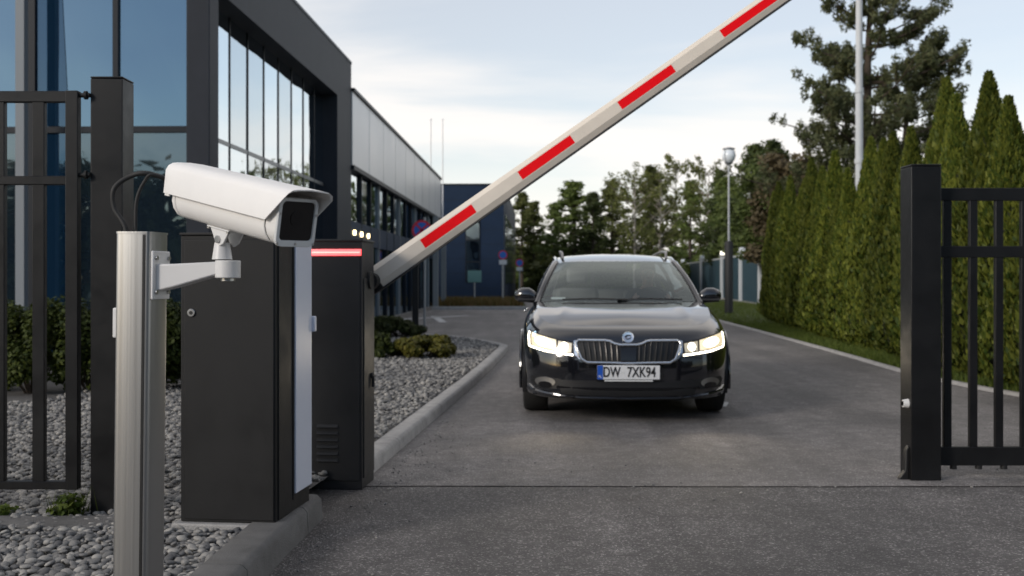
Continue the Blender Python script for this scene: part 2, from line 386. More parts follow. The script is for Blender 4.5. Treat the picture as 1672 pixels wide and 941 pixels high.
def kerb(line, wd, z1, step, side, name, m, z0=-.08, gap=.006):
    """stones laid along the line; side = +1: body lies on the left of travel"""
    pts = resample([Vector((p[0], p[1])) for p in line], .1); b = MB(); n = int(step / .1)
    for i in range(0, len(pts) - 1, n):
        seg = pts[i:i + n + 1]
        if len(seg) < 2: continue
        loops = []
        for j, p in enumerate(seg):
            d = (seg[min(j + 1, len(seg) - 1)] - seg[max(j - 1, 0)]).normalized(); nn = Vector((-d.y, d.x)) * side
            q = p + d * (gap / 2 if j == 0 else (-gap / 2 if j == len(seg) - 1 else 0))
            prof = [(0, z0), (.012, z1 - .022), (.03, z1 - .004), (.045, z1), (wd - .012, z1), (wd, z1 - .01), (wd, z0)]
            loops.append([(q.x + nn.x * u, q.y + nn.y * u, z) for u, z in prof])
        b.loft(loops)
    return struct(b, name, m, smooth=50)
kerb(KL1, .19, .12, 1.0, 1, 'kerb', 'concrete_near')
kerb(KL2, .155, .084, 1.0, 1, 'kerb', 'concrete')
kerb([(p[0], p[1]) for p in RK], .10, .035, 1.0, -1, 'kerb', 'concrete')
kerb([(.55, 41), (-8, 40.4), (-40, 40)], .2, .12, 1.0, -1, 'kerb', 'concrete')
# gravel bed left of the kerb
inner = [(-1.2, -4), (-1.19, 3.2), (-1.13, 4.6), (-1.10, 5.3), (-.985, 6.42), (-.745, 9.5), (-.475, 13), (-.235, 17), (-.26, 18), (-.62, 19.3), (-1.27, 20.7), (-2.4, 22.0), (-3.3, 22.8)]
b = MB(); rows = []
for y in [x * .5 for x in range(-8, 46)]:
    xr = None
    for (x0, y0), (x1, y1) in zip(inner, inner[1:]):
        if y0 <= y <= y1: xr = x0 + (x1 - x0) * (y - y0) / (y1 - y0)
    xr = xr if xr is not None else -3.3
    rows.append([(xr + (-9 - xr) * t / 12, y, .075) for t in range(13)])
b.grid(rows); struct(b, 'gravel_bed', 'soil', smooth=None)
def bed_edge(y):
    for (x0, y0), (x1, y1) in zip(inner, inner[1:]):
        if y0 <= y <= y1: return x0 + (x1 - x0) * (y - y0) / (y1 - y0)
    return -3.3
# pebbles
def ico(sub):
    bm = bmesh.new(); bmesh.ops.create_icosphere(bm, subdivisions=sub, radius=1)
    v = [p.co.copy() for p in bm.verts]; f = [tuple(q.index for q in fc.verts) for fc in bm.faces]; bm.free(); return v, f
I1, I2 = ico(1), ico(2)
pv = []; pf = []
def pebble(x, y, z, s, geo):
    vs, fs = geo; o = len(pv)
    a = rnd.random() * 6.28; ti = rnd.uniform(-.5, .5); e = rnd.uniform(.62, .95); h = rnd.uniform(.32, .6); sk = rnd.uniform(-.25, .25)
    ca, sa, ct, st = math.cos(a), math.sin(a), math.cos(ti), math.sin(ti)
    for p in vs:
        j = 1 + .16 * noise.noise(p * 1.4 + Vector((x * 9, y * 9, s * 70)))
        u, v_, w_ = p.x * s * j, p.y * s * e * j, p.z * s * h * j
        u += sk * v_
        u, w_ = u * ct - w_ * st, u * st + w_ * ct
        pv.append((x + u * ca - v_ * sa, y + u * sa + v_ * ca, z + w_))
    pf.extend(tuple(i + o for i in f) for f in fs)
def strew(y0, y1, step, smin, smax, geo, xmin):
    y = y0
    while y < y1:
        x = bed_edge(y) - .02; xl = xmin(y)
        while x > xl:
            if rnd.random() < .97:
                px, py = x + rnd.uniform(-.5, .5) * step, y + rnd.uniform(-.5, .5) * step
                if px < bed_edge(py) - .012 and not (-1.9 < px < -1.0 and False): pebble(px, py, .083 + rnd.uniform(-.012, .014), rnd.uniform(smin, smax), geo)
            x -= step * rnd.uniform(.85, 1.1)
        y += step * .82
strew(2.6, 5.6, .030, .011, .027, I2, lambda y: -.52 * y - .35)
strew(5.6, 9.5, .038, .014, .030, I1, lambda y: -.52 * y - .3)
strew(9.5, 21.5, .058, .020, .038, I1, lambda y: -4.2)
for _ in range(420):      # grit swept along the kerb and across the gate track
    if rnd.random() < .6: y = rnd.uniform(3.2, 9); x = bed_edge(y) + .22 + abs(rnd.gauss(0, .16))
    else: x, y = rnd.uniform(-.7, 3.5), rnd.gauss(6.1, .5)
    pebble(x, y, .003, rnd.uniform(.003, .008) if rnd.random() < .93 else rnd.uniform(.008, .014), I1)
b = MB(); b.v, b.f = pv, pf; b.m = []
g = b.build('gravel', 'pebble', smooth=180, fix=False); tag(g, kind='stuff')
# edging strips and the plinth under the intercom pillar
tag(MB().box(-6, -1.62, 4.72, 4.92, .0, .10).build('concrete_edging', 'concrete_d', bevel=.01), 'dark concrete edging strip under the left gate leaf', 'edging')
# lawn on the right with blades
lp = [(p[0] + .10, p[1]) for p in RK]
b = MB(); rr = []
for p in lp: rr.append([(p[0], p[1], .02), (p[0] + 1.2, p[1], .06), (p[0] + 8, p[1], .05), (p[0] + 60, p[1], .05)])
b.grid(rr); struct(b, 'lawn', 'lawn', smooth=None)
sheet([(-30, 41.2), (.5, 41.4), (.5, 52), (-30, 52)], .06, 'verge', 'lawn')

def blades(pts, h, wd, name, m, parent=None):
    v = []; f = []
    for (x, y, z) in pts:
        a = rnd.random() * 6.28; hh = h * rnd.uniform(.5, 1.3); lx, ly = rnd.gauss(0, .35) * hh, rnd.gauss(0, .35) * hh
        dx, dy = math.cos(a) * wd, math.sin(a) * wd; o = len(v)
        v += [(x - dx, y - dy, z), (x + dx, y + dy, z), (x + lx, y + ly, z + hh)]; f.append((o, o + 1, o + 2))
    b = MB(); b.v, b.f = v, f
    return b.build(name, m, parent, smooth=None, fix=False)
gp = []
for i in range(len(lp) - 1):
    (x0, y0), (x1, y1) = lp[i], lp[i + 1]
    if y0 > 50 or y0 < 6.5: continue
    n = int(1500 * ((y1 - y0) ** 2 + (x1 - x0) ** 2) ** .5) if y0 < 26 else int(700 * (y1 - y0))
    for _ in range(n):
        t = rnd.random(); u = (rnd.random() ** 1.4) * (1.7 if y0 < 26 else 4.5)
        gp.append((x0 + (x1 - x0) * t + u, y0 + (y1 - y0) * t, .02 + min(u, 1.2) * .033))
tag(blades(gp, .085, .007, 'grass', 'l_grass'), kind='stuff')
hp = [(rnd.uniform(-4.4, .4), 41.5 + 9.5 * rnd.random(), .06) for _ in range(9000)]
tag(blades(hp, .28, .03, 'ground_cover', 'l_heath'), kind='stuff')
# pale paint on the side road and on the drive
b = MB()
b.add([(-1.95, 29.0, .004), (-1.75, 29.0, .004), (-2.3, 33.6, .004), (-2.55, 33.6, .004)], [(0, 1, 2, 3)])
b.add([(-3.3, 30.6, .004), (-1.4, 34.0, .004), (-1.4, 34.5, .004), (-3.4, 31.1, .004)], [(0, 1, 2, 3)])
b.add([(1.97, 9.9, .004), (2.06, 10.25, .004), (1.99, 10.32, .004), (1.86, 10.0, .004)], [(0, 1, 2, 3)])
struct(b, 'road_marking', 'line', smooth=None, fix=False)

# ------------------------------------------------------------------ gate, left leaf and posts
p = thing('gate_post', 'dark square gate post behind the stainless camera post, taller of the two', 'post', (-1.885, 5.085, .05))
MB().box(-.075, .075, -.075, .075, 0, 2.06).build('post_shaft', 'powder2', p, bevel=.004)
MB().box(-.0755, .0755, -.0755, .0755, 2.062, 2.07).build('post_cap', 'powder2', p, bevel=.003)
p = thing('gate_post', 'dark square gate post standing alone on the asphalt right of the car', 'post', (2.418, 6.38, 0))
MB().box(-.0875, .0875, -.09, .09, 0, 1.835).build('post_shaft', 'powder2', p, bevel=.004)
MB().box(-.088, .088, -.0905, .0905, 1.837, 1.848).build('post_cap', 'powder2', p, bevel=.003)
c = MB(); c.cyl((-.0875, -.035, .445), (-.118, -.035, .445), .028, .022); c.build('photocell', 'grey_paint', p)
MB().cyl((-.116, -.035, .445), (-.121, -.035, .445), .015).build('photocell_lens', 'lens', p)
MB().prism([(-.0875, 0), (-.145, 0), (-.14, .012), (-.11, .05), (-.105, .17), (-.0875, .20)], -.055, -.01).build('end_stop', 'powder', p, bevel=.004)

def gate_leaf(name, label, loc, xs, xe, rails, bars, bw, stiles):
    t = thing(name, label, 'gate', loc)
    for z0, z1 in rails: MB().box(xs, xe, -.02, .02, z0, z1).build('rail', 'powder2', t, bevel=.003)
    for a0, a1 in stiles: MB().box(a0, a1, -.022, .022, rails[-1][0] - .002, rails[0][1] + .002).build('stile', 'powder2', t, bevel=.003)
    for x in bars: MB().box(x - bw / 2, x + bw / 2, -.0165, .0165, rails[-1][1] - .002, rails[0][0] + .002).build('bar', 'powder2', t, bevel=.003)
    return t
t = gate_leaf('gate_leaf', 'dark barred gate leaf hinged to the taller post, in front of the hedge and office', (-2.0, 5.0, 0), -3.0, -.06,
          [(1.996, 2.047), (1.614, 1.654), (.205, .242)], [-.191 - .185 * i for i in range(0, 15)], .056, [(-.064, -.0065), (-3.05, -2.99)])
for z in (2.03, 1.66):
    h = MB(); h.cyl((-.01, 0, z), (.042, 0, z), .011); h.cyl((.018, 0, z), (.03, 0, z), .02); h.build('hinge', 'powder', t)
t = gate_leaf('gate_leaf', 'dark barred gate leaf fixed to the lone post beside the thuja row', (2.51, 6.4, 0), 0.0, 3.6,
          [(1.642, 1.716), (1.305, 1.372), (.072, .182)], [.072 + .153 * i for i in range(0, 23)], .046, [(3.56, 3.62)])
for x in (.11, .26, .41, .9): MB().cyl((x, 0, .05), (x, 0, .075), .02).build('guide_wheel', 'powder', t)

# ------------------------------------------------------------------ camera post with bracket, CCTV housing
post = thing('steel_post', 'brushed stainless square post in the foreground carrying the white camera', 'post', (-.917, 2.632, 0))
post.rotation_euler = (0, R(.7), R(-11))
hw = .045
pr_ = []
def rsq(h, r, n=5):
    out = []
    for cx_, cy_, a0 in ((h - r, h - r, 0), (-h + r, h - r, 90), (-h + r, -h + r, 180), (h - r, -h + r, 270)):
        for i in range(n): a = R(a0 + 90 * i / (n - 1)); out.append((cx_ + r * math.cos(a), cy_ + r * math.sin(a)))
    return out
Rl = R(0)
MB().prism(rsq(hw, .009), 0, 1.288, 'z').build('post_shaft', 'steel', post, smooth=30)
MB().prism(rsq(hw + .0012, .009), 1.288, 1.293, 'z').build('post_cap', 'steel', post, smooth=30)
MB().box(.0275, .034, -hw - .0015, -hw + .002, 0, 1.286).build('seam', 'powder', post)
pl = MB().box(hw, hw + .008, -.040, .040, 1.130, 1.247).build('bracket_plate', 'grey_paint', post, bevel=.003)
for sy in (-.029, .029):
    for z in (1.148, 1.230): MB().cyl((hw + .008, sy, z), (hw + .013, sy, z), .0055, n=8).build('screw', 'screw', pl)
ring = lambda x, hy, z0, z1: [(x, -hy, z0), (x, hy, z0), (x, hy, z1), (x, -hy, z1)]
a = MB().loft([ring(hw + .006, .028, 1.150, 1.216), ring(hw + .05, .024, 1.160, 1.2165), ring(hw + .162, .020, 1.192, 1.223)])
a.build('bracket_arm', 'grey_paint', post, bevel=.004)
hub = (hw + .180, 0)
h = MB(); h.cyl((hub[0], 0, 1.184), (hub[0], 0, 1.226), .030, n=28); h.build('bracket_hub', 'grey_paint', post, bevel=.002)
MB().cyl((hub[0], 0, 1.177), (hub[0], 0, 1.184), .017).build('hub_bolt', 'screw', post)
MB().box(-hw - .022, -hw, -.018, .018, 1.035, 1.108).build('junction_box', 'grey_paint', post, bevel=.003)
# cables from the post top to the rear of the housing
camloc = Vector((-.6237, 2.5358, 1.3609)); yaw, tilt = .8487, .1929
f_ = Vector((math.sin(yaw) * math.cos(tilt), -math.cos(yaw) * math.cos(tilt), -math.sin(tilt)))
l_ = Vector((math.cos(yaw), math.sin(yaw), 0)); u_ = f_.cross(l_)
CM = Matrix(((f_.x, l_.x, u_.x, camloc.x), (f_.y, l_.y, u_.y, camloc.y), (f_.z, l_.z, u_.z, camloc.z), (0, 0, 0, 1)))
cctv = thing('cctv_camera', 'white surveillance camera housing with sunshield on the bracket of the stainless post', 'camera')
cctv.matrix_world = CM
W, WT, HB, HT, HS, HBOT = .0667, .0496, -.0186, .0585, .0387, .0739
bw = .0525
def sect(x, s=1.0, dz=0):
    q = [(bw, .035), (bw, -.035), (bw - .006, -.052), (bw - .018, -.067), (bw - .03, -.0735)]
    q = q + [(-a_, b_) for a_, b_ in q[::-1]]
    return [(x, y * s, z * (s if z < 0 else 1) + dz) for y, z in q]
MB().loft([sect(-.222), sect(.150)]).build('housing', 'white_paint', cctv, smooth=30, bevel=.0015)
MB().loft([sect(-.2225, .985), sect(-.2195, .985)]).build('rear_seal', 'black', cctv)
MB().loft([sect(-.240, .96), sect(-.236, 1.0), sect(-.2235, 1.0)]).build('rear_cap', 'white_paint', cctv, smooth=30, bevel=.001)
MB().loft([sect(.1505, .985), sect(.1535, .985)]).build('front_seal', 'black', cctv)
MB().loft([sect(.154, 1.0), sect(.193, 1.0)]).build('front_cap', 'white_paint', cctv, smooth=30, bevel=.0015)
# bezel ring and recessed window
def rrect(hy, z0, z1, r, x, n=5):
    out = []
    for cy_, cz_, a0 in ((hy - r, z1 - r, 0), (-hy + r, z1 - r, 90), (-hy + r, z0 + r, 180), (hy - r, z0 + r, 270)):
        for i in range(n): a = R(a0 + 90 * i / (n - 1)); out.append((x, cy_ + r * math.cos(a), cz_ + r * math.sin(a)))
    return out
bz = MB(); bz.loft([rrect(.054, -.0735, .036, .016, .193), rrect(.054, -.0735, .036, .016, .1985), rrect(.053, -.0725, .035, .015, .2),
                    rrect(.0455, -.060, .029, .011, .2), rrect(.0445, -.059, .028, .010, .1955)], cap=False)
bz.build('bezel', 'bezel', cctv, smooth=30)
w0 = MB(); w0.loft([rrect(.0452, -.0595, .0285, .010, .190), rrect(.0452, -.0595, .0285, .010, .1962)]); w0.build('front_window', 'lens', cctv)
MB().tube([(.192, 0, -.010), (.1975, 0, -.010)], .018, 24).build('lens', 'gloss_black', cctv)
for sy, sz in ((-.0495, -.066), (.0495, -.066), (0, -.0665), (.0495, .0), (-.0495, .0)): MB().cyl((.1995, sy, sz), (.2015, sy, sz), .0028, n=8).build('screw', 'screw', cctv)
# sunshield: folded sheet, cut back at the lower front
def shield(off):
    pr = [(-W + off * 0, HB), (-W, HS), (-W + .006, HS + .011), (-WT, HT - .002), (-WT + .012, HT), (0, HT + .002)]
    pr = [(y + (off if y < -.02 else 0), z - (off if z > HS else 0)) for y, z in pr]
    return pr + [(-y, z) for y, z in pr[-2::-1]]
def sh_x(z, y):
    t = max(0, min(1, (z - HB) / (HS - HB)))
    return .168 + .062 * t + (.006 if z > HS + .01 else 0)
o1, o2 = shield(0), shield(.0028)
xs = [-.2547, -.2, -.1, 0, .1, .16, None]
rows = []
for x in xs:
    rows.append([((sh_x(z, y) if x is None else x), y, z) for y, z in o1])
rows2 = [[((sh_x(z, y) if x is None else x), y, z) for y, z in o2] for x in xs]
s = MB(); n_ = len(o1); s.grid(rows); s.grid(rows2)
off = len(xs) * n_
for i in range(len(xs) - 1):
    for e in (0, n_ - 1): s.f.append((i * n_ + e, (i + 1) * n_ + e, off + (i + 1) * n_ + e, off + i * n_ + e)); s.m.append(0)
for i in (0, len(xs) - 1):
    for j in range(n_ - 1): s.f.append((i * n_ + j, i * n_ + j + 1, off + i * n_ + j + 1, off + i * n_ + j)); s.m.append(0)
s.build('sunshield', 'white_paint', cctv, smooth=32)
MB().box(-.2547, -.235, -W + .004, -W + .0075, HB - .006, HB + .002).build('shield_clip', 'white_paint', cctv)
# yoke under the housing
ym = CM.inverted()
yk = MB()
for sy in (-.024, .016):
    yk.prism([(x + .030, z) for x, z in [(-.135, -.0738), (-.055, -.0738), (-.058, -.083), (-.072, -.108), (-.088, -.118), (-.105, -.112), (-.118, -.094), (-.128, -.083)]], sy, sy + .006)
yk.box(-.112, -.020, -.028, .028, -.0775, -.0735)
yk.build('yoke', 'grey_paint', cctv, bevel=.0015)
MB().cyl((-.063, -.029, -.101), (-.063, -.024, -.101), .009, n=14).build('yoke_bolt', 'screw', cctv)
for x in (-.107, -.026): MB().cyl((x, -.024, -.0815), (x, -.024, -.0775), .005, n=8).build('screw', 'screw', cctv)
hubw = Vector((-.917, 2.632, 0)) + Matrix.Rotation(R(-11), 3, 'Z') @ Vector((hub[0], 0, 0))
hl = ym @ Vector((hubw.x, hubw.y, 1.226)); tl = ym @ Vector((hubw.x, hubw.y, 1.266))
MB().tube([hl, tl], [.024, .018], 18).build('swivel', 'grey_paint', cctv)
def cable(label, pts, r):
    return tag(MB().tube(smooth_poly(pts, 8), r, 8).build('cable', 'black', smooth=60), label, 'cable', 'black cables behind the camera')
rear = CM @ Vector((-.236, -.01, .005)); rear2 = CM @ Vector((-.236, .01, -.012))
pt = Vector((-.931, 2.632, 1.292))
cable('thick black cable arching outermost from the post top to the camera rear', [pt + Vector((-.006, -.008, -.05)), pt + Vector((-.010, -.008, .012)), pt + Vector((-.040, 0, .06)), pt + Vector((-.040, .0, .108)), pt + Vector((-.005, .01, .138)), pt + Vector((.04, .01, .145)), rear + Vector((-.02, 0, .004)), rear + f_ * .03], .0062)
cable('thin black cable rising inside the arch of the thicker one', [pt + Vector((.012, .005, -.05)), pt + Vector((.010, .005, .02)), pt + Vector((.012, .008, .08)), pt + Vector((.03, .01, .125)), pt + Vector((.055, .012, .142)), rear2 + Vector((-.015, .0, .004)), rear2 + f_ * .03], .0045)
gl = MB(); gl.tube([(-.306, -.01, .010), (-.290, -.01, .008), (-.262, -.01, .006), (-.2605, -.01, .006), (-.236, -.01, .005)], [.008, .0135, .0145, .020, .020], 14); gl.tube([(-.268, .012, -.012), (-.236, .012, -.012)], .013, 12); gl.box(-.262, -.238, -.030, .026, .012, .040)
gl.build('cable_gland', 'black', cctv)

# ------------------------------------------------------------------ intercom pillar
A = Vector((-1.454, 4.73)); ang = R(-6.7); CW, CD, CZ0, CZ1 = .43, .485, .115, 1.381
pil = thing('access_pillar', 'dark metal access pillar with a tall white strip, standing on the kerb behind the camera post', 'cabinet', (A.x, A.y, 0), ang)
MB().box(0, CW, .0, CD, CZ0, CZ1 - .012).build('cabinet_body', 'powder', pil, bevel=.004)
MB().box(.018, CW - .006, -.006, .002, CZ0 + .012, CZ1 - .03).build('door', 'powder', pil, bevel=.003)
MB().box(-.004, CW + .004, -.008, CD + .004, CZ1 - .012, CZ1).build('lid', 'powder', pil, bevel=.003)
lk = MB().cyl((.052, -.006, 1.03), (.052, -.013, 1.03), .0175).build('lock', 'screw', pil, bevel=.002)
MB().cyl((.052, -.0128, 1.03), (.052, -.0145, 1.03), .008).build('keyhole', 'ink', lk)
MB().box(CW - .002, CW + .006, .03, .215, CZ0 + .01, CZ1 - .03).build('side_cover', 'powder', pil, bevel=.002)
MB().box(CW - .002, CW + .016, .235, CD - .012, CZ0 + .085, CZ1 - .02).build('white_strip', 'strip', pil, bevel=.003)
MB().box(CW - .002, CW + .009, .218, .2335, CZ0 + .06, CZ1 - .02).build('strip_frame', 'powder', pil)
MB().box(CW + .0, CW + .03, CD - .010, CD + .022, .925, 1.0).build('reader', 'strip', pil, bevel=.006)
MB().box(-.03, CW + .01, -.035, CD + .03, .0, .113).build('footing', 'concrete', pil, bevel=.008)

# ------------------------------------------------------------------ barrier housing, LED, arm
ang2 = R(-5)
bar = thing('barrier_cabinet', 'dark barrier cabinet with red light strip and vent slots behind the access pillar', 'cabinet', (-.838, 6.02, 0), ang2)
BW, BD, BZ = .40, .31, 1.40
MB().box(-BW, 0, 0, BD, 0, BZ - .014).build('cabinet_body', 'powder3', bar, bevel=.004)
MB().box(-BW - .004, .004, -.004, BD + .004, BZ - .014, BZ).build('lid', 'powder3', bar, bevel=.003)
MB().box(-BW + .01, -.012, -.006, .002, .05, BZ - .09).build('door', 'powder3', bar, bevel=.002)
MB().box(-BW + .01, -.004, -.0105, .002, BZ - .0930, BZ - .0560).build('led_diffuser', 'led_edge', bar, bevel=.002)
MB().box(-BW + .01, -.010, -.013, -.0095, BZ - .0775, BZ - .0715).build('led_strip', 'led_core', bar, bevel=.001)
for i in range(6):
    z = .155 + i * .038
    l = MB(); l.add([(-.255, -.0065, z), (-.135, -.0065, z), (-.135, -.020, z + .003), (-.255, -.020, z + .003), (-.255, -.0065, z + .018), (-.135, -.0065, z + .018)],
          [(0, 1, 2, 3), (3, 2, 5, 4), (0, 3, 4), (1, 5, 2)]); l.build('vent', 'powder3', bar, smooth=None)
MB().box(-.002, .007, .03, BD - .02, .06, BZ - .22).build('side_door', 'powder3', bar, bevel=.002)
hd = MB(); hd.cyl((.007, .20, .62), (.022, .20, .62), .017); hd.box(.012, .028, .19, .21, .555, .62); hd.build('handle', 'black', bar, bevel=.003)
MB().cyl((0, .16, 1.17), (.02, .16, 1.17), .05).build('shaft_cover', 'black', bar, bevel=.003)
MB().cyl((-.03, BD, 1.165), (-.03, BD + .10, 1.165), .05).build('drive_shaft', 'black', bar)
# arm: origin at the drive shaft
h8 = R(-7.5)
arm = thing('boom_barrier', 'raised cream barrier arm with red reflective bands above the drive', 'barrier', (-.852, 6.45, 1.153), h8)
al = R(34.4)
AM = Matrix.Rotation(-al, 4, 'Y')
def w_at(s): return .1425 - .0105 * s
S0, S1 = -.02, 3.9
def asec(s, hs=1.0, t=.022):
    w_ = w_at(s) / 2
    q = [(-w_, -t * .25), (-w_ * .42, -t), (w_ * .56, -t), (w_, -t * .25), (w_, t * .25), (w_ * .56, t), (-w_ * .42, t), (-w_, t * .25)]
    return [(s, y, z) for z, y in q]
MB().loft([asec(S0), asec(S1)], M=AM).build('beam', 'arm_white', arm, smooth=20, bevel=.003)
MB().loft([[(s, -.014, -w_at(s) / 2 - .006), (s, .014, -w_at(s) / 2 - .006), (s, .012, -w_at(s) / 2 + .004), (s, -.012, -w_at(s) / 2 + .004)] for s in (S0 + .05, S1)], M=AM).build('edge_strip', 'black', arm)
for k in range(5):
    c0 = .402 + k * .704; c1 = c0 + .372
    tb = MB()
    tb.loft([[(s, -.0232, -w_at(s) * .175), (s, -.0218, -w_at(s) * .175), (s, -.0218, w_at(s) * .245), (s, -.0232, w_at(s) * .245)] for s in (c0, c1)], M=AM)
    tb.loft([[(s, .0232, -w_at(s) * .175), (s, .0218, -w_at(s) * .175), (s, .0218, w_at(s) * .245), (s, .0232, w_at(s) * .245)] for s in (c0, c1)], M=AM)
    tb.build('red_band', 'red', arm)
MB().box(-.06, .06, -.026, .026, -.075, .075, M=AM).build('arm_clamp', 'powder', arm, bevel=.006)

exec_car = True
# ------------------------------------------------------------------ car
def ss(t): t = max(0., min(1., t)); return t * t * (3 - 2 * t)
def make_car():
    car = thing('parked_car' if False else 'estate_car', 'black estate car with lit headlights driving towards the barrier', 'car', (.945, 8.74, 0), R(-2.6))
    cols = [(0, 0), (.22, .004), (.42, .022), (.58, .065), (.71, .14), (.81, .26), (.872, .41), (.908, .60), (.924, .93), (.93, 1.4), (.932, 2.0), (.932, 2.8), (.925, 3.75), (.905, 4.25), (.86, 4.6), (.72, 4.79), (.4, 4.855), (0, 4.86)]
    rows = [(.14, .10, .185, .20, .28), (.035, .035, .19, .205, .30), (.0, .012, .225, .25, .34), (.006, .008, .33, .36, .42), (.0, .0, .45, .50, .52), (.012, -.002, .545, .60, .64), (.040, .0, .64, .72, .76),
            (.075, .018, .705, .80, .84), (.115, .048, .745, .87, .90), (.17, .095, .772, .925, .95), (.23, .135, .79, .955, .975)]
    nc = len(cols)
    def nrm(c):
        if c == 0: return (0, -1)
        if c == nc - 1: return (0, 1)
        ax, ay = cols[c - 1]; bx, by = cols[c + 1]; d = Vector((bx - ax, by - ay)).normalized(); return (d.y, -d.x)
    def P(c, r):
        x, y = cols[c]; nx, ny = nrm(c); dy, dx, zf, zs, zr = rows[r]
        ins = dx + (dy - dx) * (abs(ny) ** 1.2) if ny < 0 else dx
        t = ss((y - .05) / 1.25); tr = ss((y - 3.9) / .9)
        z = zf + (zs - zf) * t; z = z + (zr - z) * tr
        return (max(0, x - nx * ins) if c not in (0, nc - 1) else 0., y - ny * ins, z)
    g_ = []
    for r in range(len(rows)):
        half = [P(c, r) for c in range(nc)]
        g_.append([(-x, y, z) for x, y, z in half[:0:-1]] + half[:-1] )
    loops = g_
    b = MB(); b.loft(loops, cap=False)
    body = b.build('body', 'paint', car, smooth=180, sub=3)
    dg = bpy.context.evaluated_depsgraph_get(); me = bpy.data.meshes.new_from_object(body.evaluated_get(dg))
    body.modifiers.clear()
    bm = bmesh.new(); bm.from_mesh(me)
    bvh = BVHTree.FromBMesh(bm)
    # wheel arches
    for wy in (.93, 3.77):
        kill = []
        for fc in bm.faces:
            c_ = fc.calc_center_median()
            if abs(c_.x) > .55 and ((c_.y - wy) ** 2 + (c_.z - .335) ** 2) ** .5 < .372: kill.append(fc)
        bmesh.ops.delete(bm, geom=kill, context='FACES')
        for v in bm.verts:
            if abs(v.co.x) > .5:
                d = ((v.co.y - wy) ** 2 + (v.co.z - .335) ** 2) ** .5
                if d < .402 and any(e.is_boundary for e in v.link_edges) and v.co.z > .22:
                    k_ = .385 / max(d, .01); v.co.y = wy + (v.co.y - wy) * k_; v.co.z = .335 + (v.co.z - .335) * k_
    bm.to_mesh(me); bm.free()
    me.polygons.foreach_set('use_smooth', [True] * len(me.polygons)); old = body.data; body.data = me; bpy.data.meshes.remove(old)
    def ray(x, z):
        for dx in (0, .01, .02, .03, .05):
            h_ = bvh.ray_cast(Vector((x - math.copysign(dx, x), -1, z)), Vector((0, 1, 0)))
            if h_[0] is not None and h_[0].y < 1.3: return h_[0].y
        return .4
    def patch(name, poly, off, m, th=.02, parent=car, cut=.03, smooth=40):
        bm = bmesh.new(); vs = [bm.verts.new((x, 0, z)) for x, z in poly]; bm.faces.new(vs)
        xs_ = [p_[0] for p_ in poly]; zs_ = [p_[1] for p_ in poly]
        x = math.floor(min(xs_) / cut) * cut
        while x < max(xs_):
            bmesh.ops.bisect_plane(bm, geom=bm.verts[:] + bm.edges[:] + bm.faces[:], plane_co=(x, 0, 0), plane_no=(1, 0, 0)); x += cut
        z = math.floor(min(zs_) / cut) * cut
        while z < max(zs_):
            bmesh.ops.bisect_plane(bm, geom=bm.verts[:] + bm.edges[:] + bm.faces[:], plane_co=(0, 0, z), plane_no=(0, 0, 1)); z += cut
        for v in bm.verts: v.co.y = ray(v.co.x, v.co.z) - off
        rg = bmesh.ops.extrude_face_region(bm, geom=bm.faces[:])
        for v in [q for q in rg['geom'] if isinstance(q, bmesh.types.BMVert)]: v.co.y += th
        bmesh.ops.recalc_face_normals(bm, faces=bm.faces)
        me = bpy.data.meshes.new(name); bm.to_mesh(me); bm.free(); me.materials.append(K[m])
        me.polygons.foreach_set('use_smooth', [True] * len(me.polygons)); me.set_sharp_from_angle(angle=R(smooth))
        o = bpy.data.objects.new(name, me); COL.objects.link(o); o.parent = parent; return o
    def line(pts, off): return [(x, ray(x, z) - off, z) for x, z in pts]
    # bonnet: Coons patch between leading edge, flanks and cowl
    R_ = len(rows) - 1
    def side_y(y):
        for c in range(nc - 1):
            a_, b_ = P(c, R_), P(c + 1, R_)
            if a_[1] <= y <= b_[1] and b_[1] > a_[1]:
                t = (y - a_[1]) / (b_[1] - a_[1]); return Vector(a_).lerp(Vector(b_), t)
        return Vector(P(8, R_))
    fr = [Vector(P(c, R_)) for c in range(0, 6)]
    def front(u):
        t = u * 5; i = min(int(t), 4); q = fr[i].lerp(fr[i + 1], t - i); return q
    ys0, ys1 = fr[5].y, 1.50
    def sidec(v): return side_y(ys0 + (ys1 - ys0) * v)
    cowlp = sidec(1)
    def rearc(u): return Vector((cowlp.x * u, 1.34 + (ys1 - 1.34) * u ** 2.2, .968 - (.968 - cowlp.z) * u ** 3))
    def cen(v):
        y = fr[0].y + (1.34 - fr[0].y) * v
        t = y - fr[0].y; tm = 1.34 - fr[0].y; return Vector((0, y, .79 + .178 * (.074 * t + .094 * (1 - math.exp(-t / .23))) / (.074 * tm + .094)))
    def hoodp(u, v):
        lc = cen(v).lerp(sidec(v), u); ld = front(u).lerp(rearc(u), v)
        bi = front(0).lerp(front(1), u).lerp(rearc(0).lerp(rearc(1), u), v)
        q = lc + ld - bi
        q.z += .006 * math.sin(math.pi * v ** .62) * (1 - u ** 3)
        q.z += .010 * math.exp(-((u - .62) / .07) ** 2) * math.sin(math.pi * v)
        return q
    U, V = 22, 18
    gr = []
    for j in range(V + 1):
        v = j / V; half = [hoodp(i / U, v) for i in range(U + 1)]
        gr.append([(-p_.x, p_.y, p_.z) for p_ in half[:0:-1]] + [tuple(p_) for p_ in half])
    hb_ = MB(); hb_.grid(gr); hb_.build('bonnet', 'paint', car, smooth=180, sub=1)
    # floor pan, wheel wells
    MB().box(-.80, .80, .35, 4.6, .20, .30).build('underbody', 'trim', car)
    MB().box(-.78, .78, .30, .62, .24, .70).build('radiator', 'trim', car)
